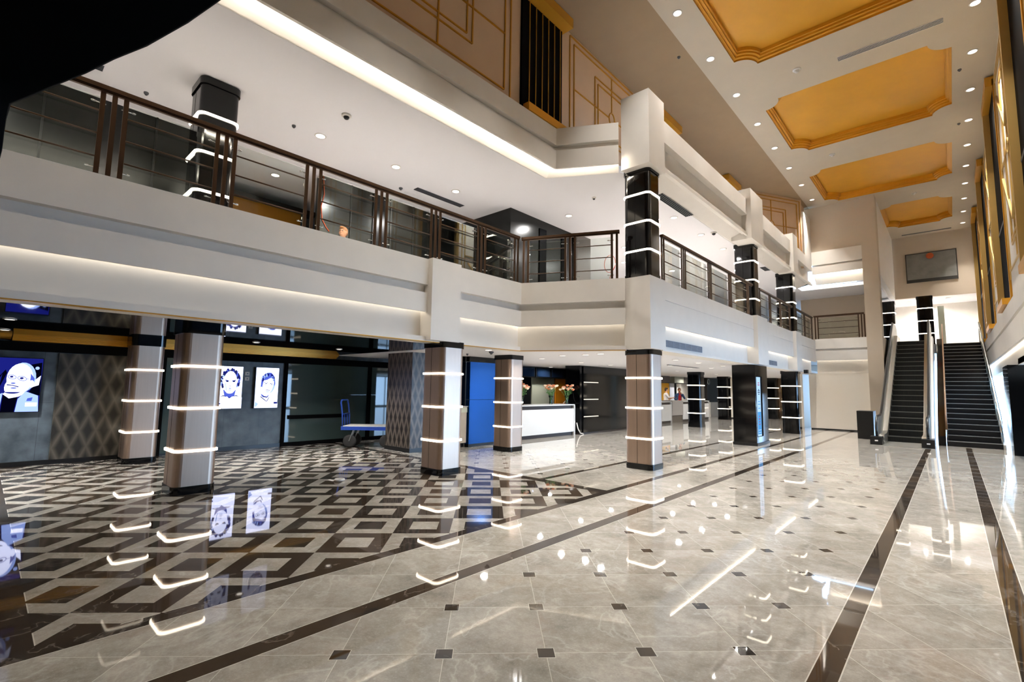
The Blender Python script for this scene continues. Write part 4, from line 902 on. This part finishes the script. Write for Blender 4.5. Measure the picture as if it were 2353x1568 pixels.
def side_poly(lo, hi):
    ys = [19.75, EY0 - .25, EY0 + .1, EY1, EY1 + .3, 28.9]
    top = [(y, pathz(y) + hi) for y in ys]; bot = [(y, max(0.0, pathz(y) + lo)) for y in reversed(ys)]
    nose = [(19.75 - (hi - .02) / 2 * math.sin(PI * k / 8), (hi + max(0.05, lo)) / 2 + (hi - .05) / 2 * math.cos(PI * k / 8)) for k in range(1, 8)]
    tail = [(28.9 + (hi - .02) / 2 * math.sin(PI * k / 8), RISE + (hi + .05) / 2 + (hi - .05) / 2 * math.cos(PI * k / 8)) for k in range(1, 8)]
    return top + tail + bot + list(reversed(nose))
for sx, nm in ((-1, 'left'), (1, 'right')):
    xi = EX0 if sx < 0 else EX1
    b0, b1 = (xi - .20, xi - .12) if sx < 0 else (xi + .12, xi + .20)
    bo = MB().prism(side_poly(-0.1, 0.86), b0, b1, axis='x').build('balustrade', STEELB, t)
    MB().prism(side_poly(-0.35, 0.30), min(xi, xi + sx * .12), max(xi, xi + sx * .12), axis='x').build('skirt', mat('deck_steel', (204, 204, 198), 0.28, 0.85), bo)
    MB().prism([(19.75, 0)] + [(y, max(0, pathz(y) + 0.2)) for y in (19.75, EY0, EY1, 28.9)] + [(28.9, RISE - .8), (EY1 + .6, RISE - .8), (EY0 + 1.2, 0)], *((b0 - .07, b0) if sx < 0 else (b1, b1 + .07)), axis='x').build('outer_cladding', BLACKG if sx < 0 else STEELB, bo)
    xc = (b0 + b1) / 2; hi = 0.88; R = 0.40
    hp = [(xc, 19.75 - R * math.sin(PI * k / 10), hi - R + R * math.cos(PI * k / 10)) for k in range(9, -1, -1)] + [(xc, EY0 - .25, hi), (xc, EY0 + .1, pathz(EY0 + .1) + hi), (xc, EY1, RISE + hi), (xc, 28.9, RISE + hi)] + [(xc, 28.9 + R * math.sin(PI * k / 10), RISE + hi - R + R * math.cos(PI * k / 10)) for k in range(1, 10)]
    MB().tube(hp, 0.036, 8).build('handrail', BLACKS, t)
    MB().box(xc - .15, 19.05, 0, xc + .15, 19.5, 0.26).build('newel_base', BLACKS, t)
    MB().box(xc - .03, 19.045, 0.12, xc + .05, 19.05, 0.16).build('indicator', OFFW, t)
SX0, SX1, SY0, SY1 = -0.22, 1.03, 20.62, 29.65
t = thing('staircase', 'wide dark staircase with pale step edges right of the escalator', 'staircase', (0.4, 20.6, 0))
DARKST = mat('dark_granite', (20, 22, 27), 0.2)
n = 24
for k in range(n):
    z1 = UZ * (k + 1) / n; y0 = SY0 + (SY1 - SY0) * k / n
    so = MB().box(SX0, y0, max(0, z1 - .4), SX1, y0 + (SY1 - SY0) / n + .02, z1).build('step', DARKST, t)
    MB().box(SX0, y0 - .006, z1 - .018, SX1, y0 + .03, z1 + .002).build('nosing', mat('nosing_pale', (150, 152, 152), 0.4, 0.2), so)
sz = lambda y: UZ * (y - SY0) / (SY1 - SY0)
MB().prism([(SY0 - .1, 0), (SY0 - .1, .3), (SY1, UZ + .25), (SY1 + .3, UZ + .25), (SY1 + .3, UZ - .6), (SY0 + 2.0, 0)], SX0 - .2, SX0 - .01, axis='x').build('stringer', BLACKG, t)
MB().prism([(SY0 - .1, 0), (SY0 - .1, .14), (SY1, UZ + .08), (SY1 + .3, UZ + .08), (SY1 + .3, UZ - .6), (SY0 + 2.0, 0)], SX1, SX1 + .06, axis='x').build('stringer', mat('pale_stone', (190, 190, 186), 0.3), t)
g = MB().prism([(SY0 + .1, .2), (SY0 + .1, .92), (SY1, UZ + .92), (SY1, UZ + .1)], SX1 + .01, SX1 + .025, axis='x'); g.build('glass_side', CLEAR, t)
for xx, m in ((SX0 + .02, mat('wood_rail', (122, 88, 58), 0.4)), (SX1 - .02, STEEL)):
    MB().tube([(xx, SY0 - .05, 0.5), (xx, SY0 + .02, 0.9), (xx, SY1, UZ + .92), (xx, SY1 + .3, UZ + .95)], 0.026, 8).build('handrail', m, t)
    pb = MB()
    for k in range(6): y = SY0 + .1 + k * (SY1 - SY0 - .2) / 5; pb.tube([(xx, y, sz(y)), (xx, y, sz(y) + .92)], 0.014, 6)
    pb.build('balusters', STEEL, t)
struct(MB().box(-2.4, 29.5, 3.5, 1.25, 36.3, UZ).build('floor_landing', CARPET), 'upper landing floor')
struct(MB().box(-2.05, 33.0, 6.7, 1.25, 33.2, CZ).build('wall_header', BEIGE), 'beige header wall above the upper landing')
struct(MB().box(-3.0, 36.1, UZ, 1.4, 36.3, 7).box(1.25, 33.0, UZ, 1.4, 36.3, 7).box(-3, 31, UZ, -2.6, 36.3, 7).build('wall_landing', WHITE), 'bright white wall at the top of the stairs')
struct(MB().box(-2.6, 33.2, 6.7, 1.4, 36.3, 6.85).build('ceiling_landing', GALC))
tag(MB().box(-0.36, 34.0, UZ, -0.1, 34.3, 6.3).build('landing_post', GREYP), 'grey green post behind the black column on the upper landing', 'post')
t = thing('wall_picture', 'large grey framed picture on the header wall above the escalator', 'picture', (-0.48, 33.0, 7.5))
MB().box(-1.50, 32.93, 7.5, 0.54, 33.0, 9.06).build('frame', GRILLD, t)
MB().box(-1.46, 32.92, 7.66, 0.50, 32.935, 9.02).build('canvas', mat('picture_grey', (122, 122, 118), 0.6, noise=0.15, nscale=3), t)
tag(MB().lathe([(0.001, 0), (0.15, 0), (0.16, -.03), (0.10, -.05), (0.001, -.06)], (-0.5, 32.915, 8.84), 20, axis='y').build('orange_lamp', mat('orange_lamp', (176, 80, 36), 0.6)), 'round orange lamp at the top of the grey picture', 'lamp')
tag(MB().box(-2.60, 21.3, 0, -2.12, 22.1, 0.98).build('bin', BLACKS), 'dark waist high box left of the escalator foot', 'box')
tag(MB().box(1.14, 18.85, 0, 2.4, 20.55, 2.44).build('black_pier', BLACKG), 'black gloss clad pier right of the staircase foot', 'pier')

# ================================================================== SMALL THINGS
tag(MB().tube([(-10.388, 4.90, 6.37), (-10.388, 4.94, 5.95), (-10.388, 4.88, 5.65), (-10.388, 4.92, 5.35), (-10.388, 5.02, 5.2), (-10.388, 5.1, 5.12)], 0.010, 6).build('orange_cable', CABLE), 'orange cable hanging at the dark wall end beside the ochre panel', 'cable')
tag(MB().tube([(-6.2 + .16 * math.cos(a), 10.4, 4.75 + .22 * math.sin(a)) for a in [0.3 * k for k in range(21)]] + [(-6.2, 10.4, 4.4), (-6.2, 10.42, UZ + .01)], 0.007, 5).build('orange_cable', CABLE), 'thin looped orange wire behind the slanted railing near the corner column', 'cable')
t = thing('tape_roll', 'small white tape roll lying on the checker floor', 'tape', (-7.71, 4.2, 0))
MB().tube([(-7.71 + .07 * math.cos(2 * PI * k / 20), 4.2 + .07 * math.sin(2 * PI * k / 20), 0.022) for k in range(20)], 0.02, 6, closed=True).build('roll', OFFW, t); MB().box(-7.92, 4.1, 0.001, -7.76, 4.14, 0.006).build('loose_end', OFFW, t)
# black canopy close to the camera
t = thing('black_canopy', 'black hanging fabric canopy filling the upper left picture corner', 'canopy', (-2.6, 0.1, 2.2))
edge = [(-1.95, 0.66, 3.25), (-2.02, 0.51, 3.09), (-2.13, 0.43, 3.0), (-2.26, 0.33, 2.91), (-2.36, 0.25, 2.86), (-2.46, 0.18, 2.81), (-2.56, 0.10, 2.76), (-2.65, 0.035, 2.72), (-2.70, -0.01, 2.69), (-2.715, -0.017, 2.63), (-2.715, -0.018, 2.5), (-2.72, -0.03, 2.36), (-2.73, -0.06, 2.15)]
cb = MB(); back = [(x - 0.10 - 0.15 * (k / 12), y - 0.75, z + (0.9 if k < 9 else 0.1)) for k, (x, y, z) in enumerate(edge)]
mid = [((a[0] * .6 + b[0] * .4) + 0.06, a[1] * .6 + b[1] * .4, a[2] * .6 + b[2] * .4 + .05) for a, b in zip(edge, back)]
ring = edge + [(x - .05, y - .02, z + .02) for (x, y, z) in edge]
m_ = len(edge); rows = [edge, mid, back]; vv = [p for r in rows for p in r]
ff = [(i * m_ + k, i * m_ + k + 1, (i + 1) * m_ + k + 1, (i + 1) * m_ + k) for i in range(2) for k in range(m_ - 1)]
co = cb.add(vv, ff, 0, True).build('cloth', BLACKM, t); sd = co.modifiers.new('thickness', 'SOLIDIFY'); sd.thickness = 0.02; sd.offset = 1.0

# ================================================================== PEOPLE
def remesh(o, v=0.009, it=4):
    r = o.modifiers.new('skin', 'REMESH'); r.mode = 'VOXEL'; r.voxel_size = v; r.use_smooth_shade = True
    s = o.modifiers.new('smooth', 'SMOOTH'); s.factor = 0.5; s.iterations = it
def limb(mb, pts, rs, n=10): mb.tube([tuple(p) for p in pts], rs, n); [mb.ball(tuple(p), r * .98, 10, 8) for p, r in zip(pts, rs)]
def person(lab, loc, face, skin, top, bottom, haircol, arms, crouch=False, extra=None, shirt=None, beard=False):
    """face: heading angle; arms: two lists of (fwd, side, up) for elbow and hand"""
    t = thing('person', lab, 'person', loc); O = Vector(loc)
    F = Vector((math.cos(face), math.sin(face), 0)); R = Vector((F.y, -F.x, 0))
    q = lambda f, s, u: O + F * f + R * s + Vector((0, 0, u))
    dz = -0.62 if crouch else 0.0
    hip, sh, hd = 0.92 + dz, 1.42 + dz, 1.62 + dz; ld = 0.10 if crouch else 0.0
    b = MB()
    limb(b, [q(0, 0, hip), q(ld * .5, 0, (hip + sh) / 2 - .02), q(ld, 0, sh - .08)], [.135, .125, .14], 12)
    limb(b, [q(ld, 0, sh - .04), q(ld + .02, 0, sh + .10)], [.075, .055]); b.ball(q(ld, -.1, sh - .06), .085); b.ball(q(ld, .1, sh - .06), .085)
    hc = q(ld + .03, 0, hd + .02)
    b.ball(hc, (.085, .085, .115), 16, 12); b.ball(hc + F * .035 + Vector((0, 0, -.055)), (.055, .055, .06), 12, 8)
    b.ball(hc + F * .095 + Vector((0, 0, -.015)), (.016, .016, .024), 8, 6); b.ball(hc + F * .09 + Vector((0, 0, .03)), (.02, .03, .012), 8, 6)
    for s in (-1, 1): b.ball(hc + R * (.088 * s) + Vector((0, 0, -.01)), (.018, .018, .03), 8, 6)
    b.ball(hc + F * .083 + Vector((0, 0, -.062)), (.02, .028, .01), 8, 6)
    for s, (el, ha) in zip((-1, 1), arms):
        S0 = q(ld, .19 * s, sh - .05); E = q(*el) + Vector((0, 0, dz)); Hh = q(*ha) + Vector((0, 0, dz))
        limb(b, [S0, E, Hh], [.052, .042, .030]); d = (Hh - E).normalized(); w = d.cross(Vector((0, 0, 1))).normalized()
        pc = Hh + d * .05; limb(b, [Hh, pc], [.028, .034], 8)
        for k in range(4):
            o_ = w * (-.027 + .018 * k); Lf = (.060, .072, .066, .05)[k]
            limb(b, [pc + o_ + d * .02, pc + o_ + d * (.02 + Lf * .55), pc + o_ + d * (.02 + Lf) - Vector((0, 0, .012))], [.010, .009, .008], 6)
        limb(b, [Hh + d * .02 - w * .022, Hh + d * .06 - w * .052, Hh + d * .085 - w * .055], [.012, .010, .009], 6)
    for s in (-1, 1):
        kn = q(.30 if crouch else .02, .13 * s, .40 if crouch else .50); an = q(.02, .12 * s, .09)
        limb(b, [q(0, .085 * s, hip - .04), kn, an], [.088, .062, .042]); limb(b, [q(-.03, .12 * s, .045), q(.15, .13 * s, .035)], [.042, .036])
    ob = b.build('body', skin, t); remesh(ob)
    c = MB()
    limb(c, [q(0, 0, hip - .02), q(ld * .5, 0, (hip + sh) / 2 - .02), q(ld, 0, sh - .08)], [.15, .14, .152], 12); c.ball(q(ld, -.11, sh - .06), .095); c.ball(q(ld, .11, sh - .06), .095); limb(c, [q(ld, 0, sh - .06), q(ld, 0, sh + .0)], [.1, .08])
    for s, (el, ha) in zip((-1, 1), arms):
        S0 = q(ld, .19 * s, sh - .05); E = q(*el) + Vector((0, 0, dz)); Hh = q(*ha) + Vector((0, 0, dz))
        limb(c, [S0, S0.lerp(E, .75 if not shirt else 1.0)] + ([E.lerp(Hh, .8)] if shirt else []), [.066, .06] + ([.046] if shirt else []))
    oc = c.build('shirt', top, t); remesh(oc)
    if shirt:
        f = MB(); limb(f, [q(ld + .085, 0, hip + .02), q(ld + .1, 0, sh - .12), q(ld + .06, 0, sh - .0)], [.085, .085, .06]); of = f.build('undershirt', shirt, t); remesh(of)
    p = MB()
    p.ball(q(0, 0, hip - .04), (.155, .155, .1))
    for s in (-1, 1):
        kn = q(.30 if crouch else .02, .13 * s, .40 if crouch else .50); an = q(.02, .12 * s, .1)
        limb(p, [q(0, .085 * s, hip - .04), kn, an], [.1, .075, .06])
    op = p.build('trousers', bottom, t); remesh(op)
    sh_ = MB()
    for s in (-1, 1): limb(sh_, [q(-.04, .12 * s, .045), q(.15, .13 * s, .04)], [.05, .043])
    remesh(sh_.build('shoes', BLACKS, t))
    h = MB(); h.ball(hc - F * .014 + Vector((0, 0, .036)), (.093, .093, .094), 16, 10); h.ball(hc - F * .035 + Vector((0, 0, 0)), (.075, .088, .09), 14, 10)
    h.ball(hc + F * .05 + Vector((0, 0, .095)), (.045, .06, .03), 10, 8)
    remesh(h.build('hair', haircol, t), 0.008, 3)
    for s in (-1, 1):
        MB().ball(hc + F * .079 + R * (.032 * s) + Vector((0, 0, .012)), (.010, .013, .009), 8, 6).build('eye', BLACKS, t)
    if beard:
        bd = MB(); bd.ball(hc + F * .05 + Vector((0, 0, -.085)), (.052, .056, .04), 10, 8); remesh(bd.build('beard', haircol, t), .008, 3)
    return t
SKIN = mat('skin', (214, 160, 126), 0.55); SKIN2 = mat('skin_warm', (196, 138, 104), 0.55)
HAIRD = mat('dark_hair', (34, 26, 22), 0.7); HAIRB = mat('brown_hair', (120, 80, 50), 0.7); JEAN = mat('dark_trousers', (40, 42, 52), 0.8)
person('person in pale grey shirt behind the long counter, turned right and gesturing', (-12.05, 26.25, 0.0), 0.65, SKIN, mat('pale_grey_shirt', (206, 204, 204), 0.8), JEAN, HAIRD, [((.05, -.24, 1.16), (.26, -.2, 1.14)), ((.14, .24, 1.18), (.36, .12, 1.20))])
person('bearded person in blue jacket and red top behind the long counter, hand raised to face', (-11.62, 27.05, 0.0), -0.9, SKIN2, mat('denim_blue_jacket', (44, 72, 110), 0.8), JEAN, HAIRB, [((.12, -.26, 1.18), (.2, -.06, 1.44)), ((.06, .26, 1.15), (.2, .14, 1.06))], shirt=RED, beard=True)
person('person with brown hair on the upper gallery, only the head showing above the balcony edge', (-9.75, 5.18, UZ), -1.0, SKIN2, mat('pale_top', (190, 190, 186), 0.8), JEAN, mat('sandy_hair', (150, 96, 52), 0.7), [((.2, -.24, 1.16), (.38, -.14, 1.05)), ((.2, .24, 1.16), (.38, .14, 1.05))], crouch=True)
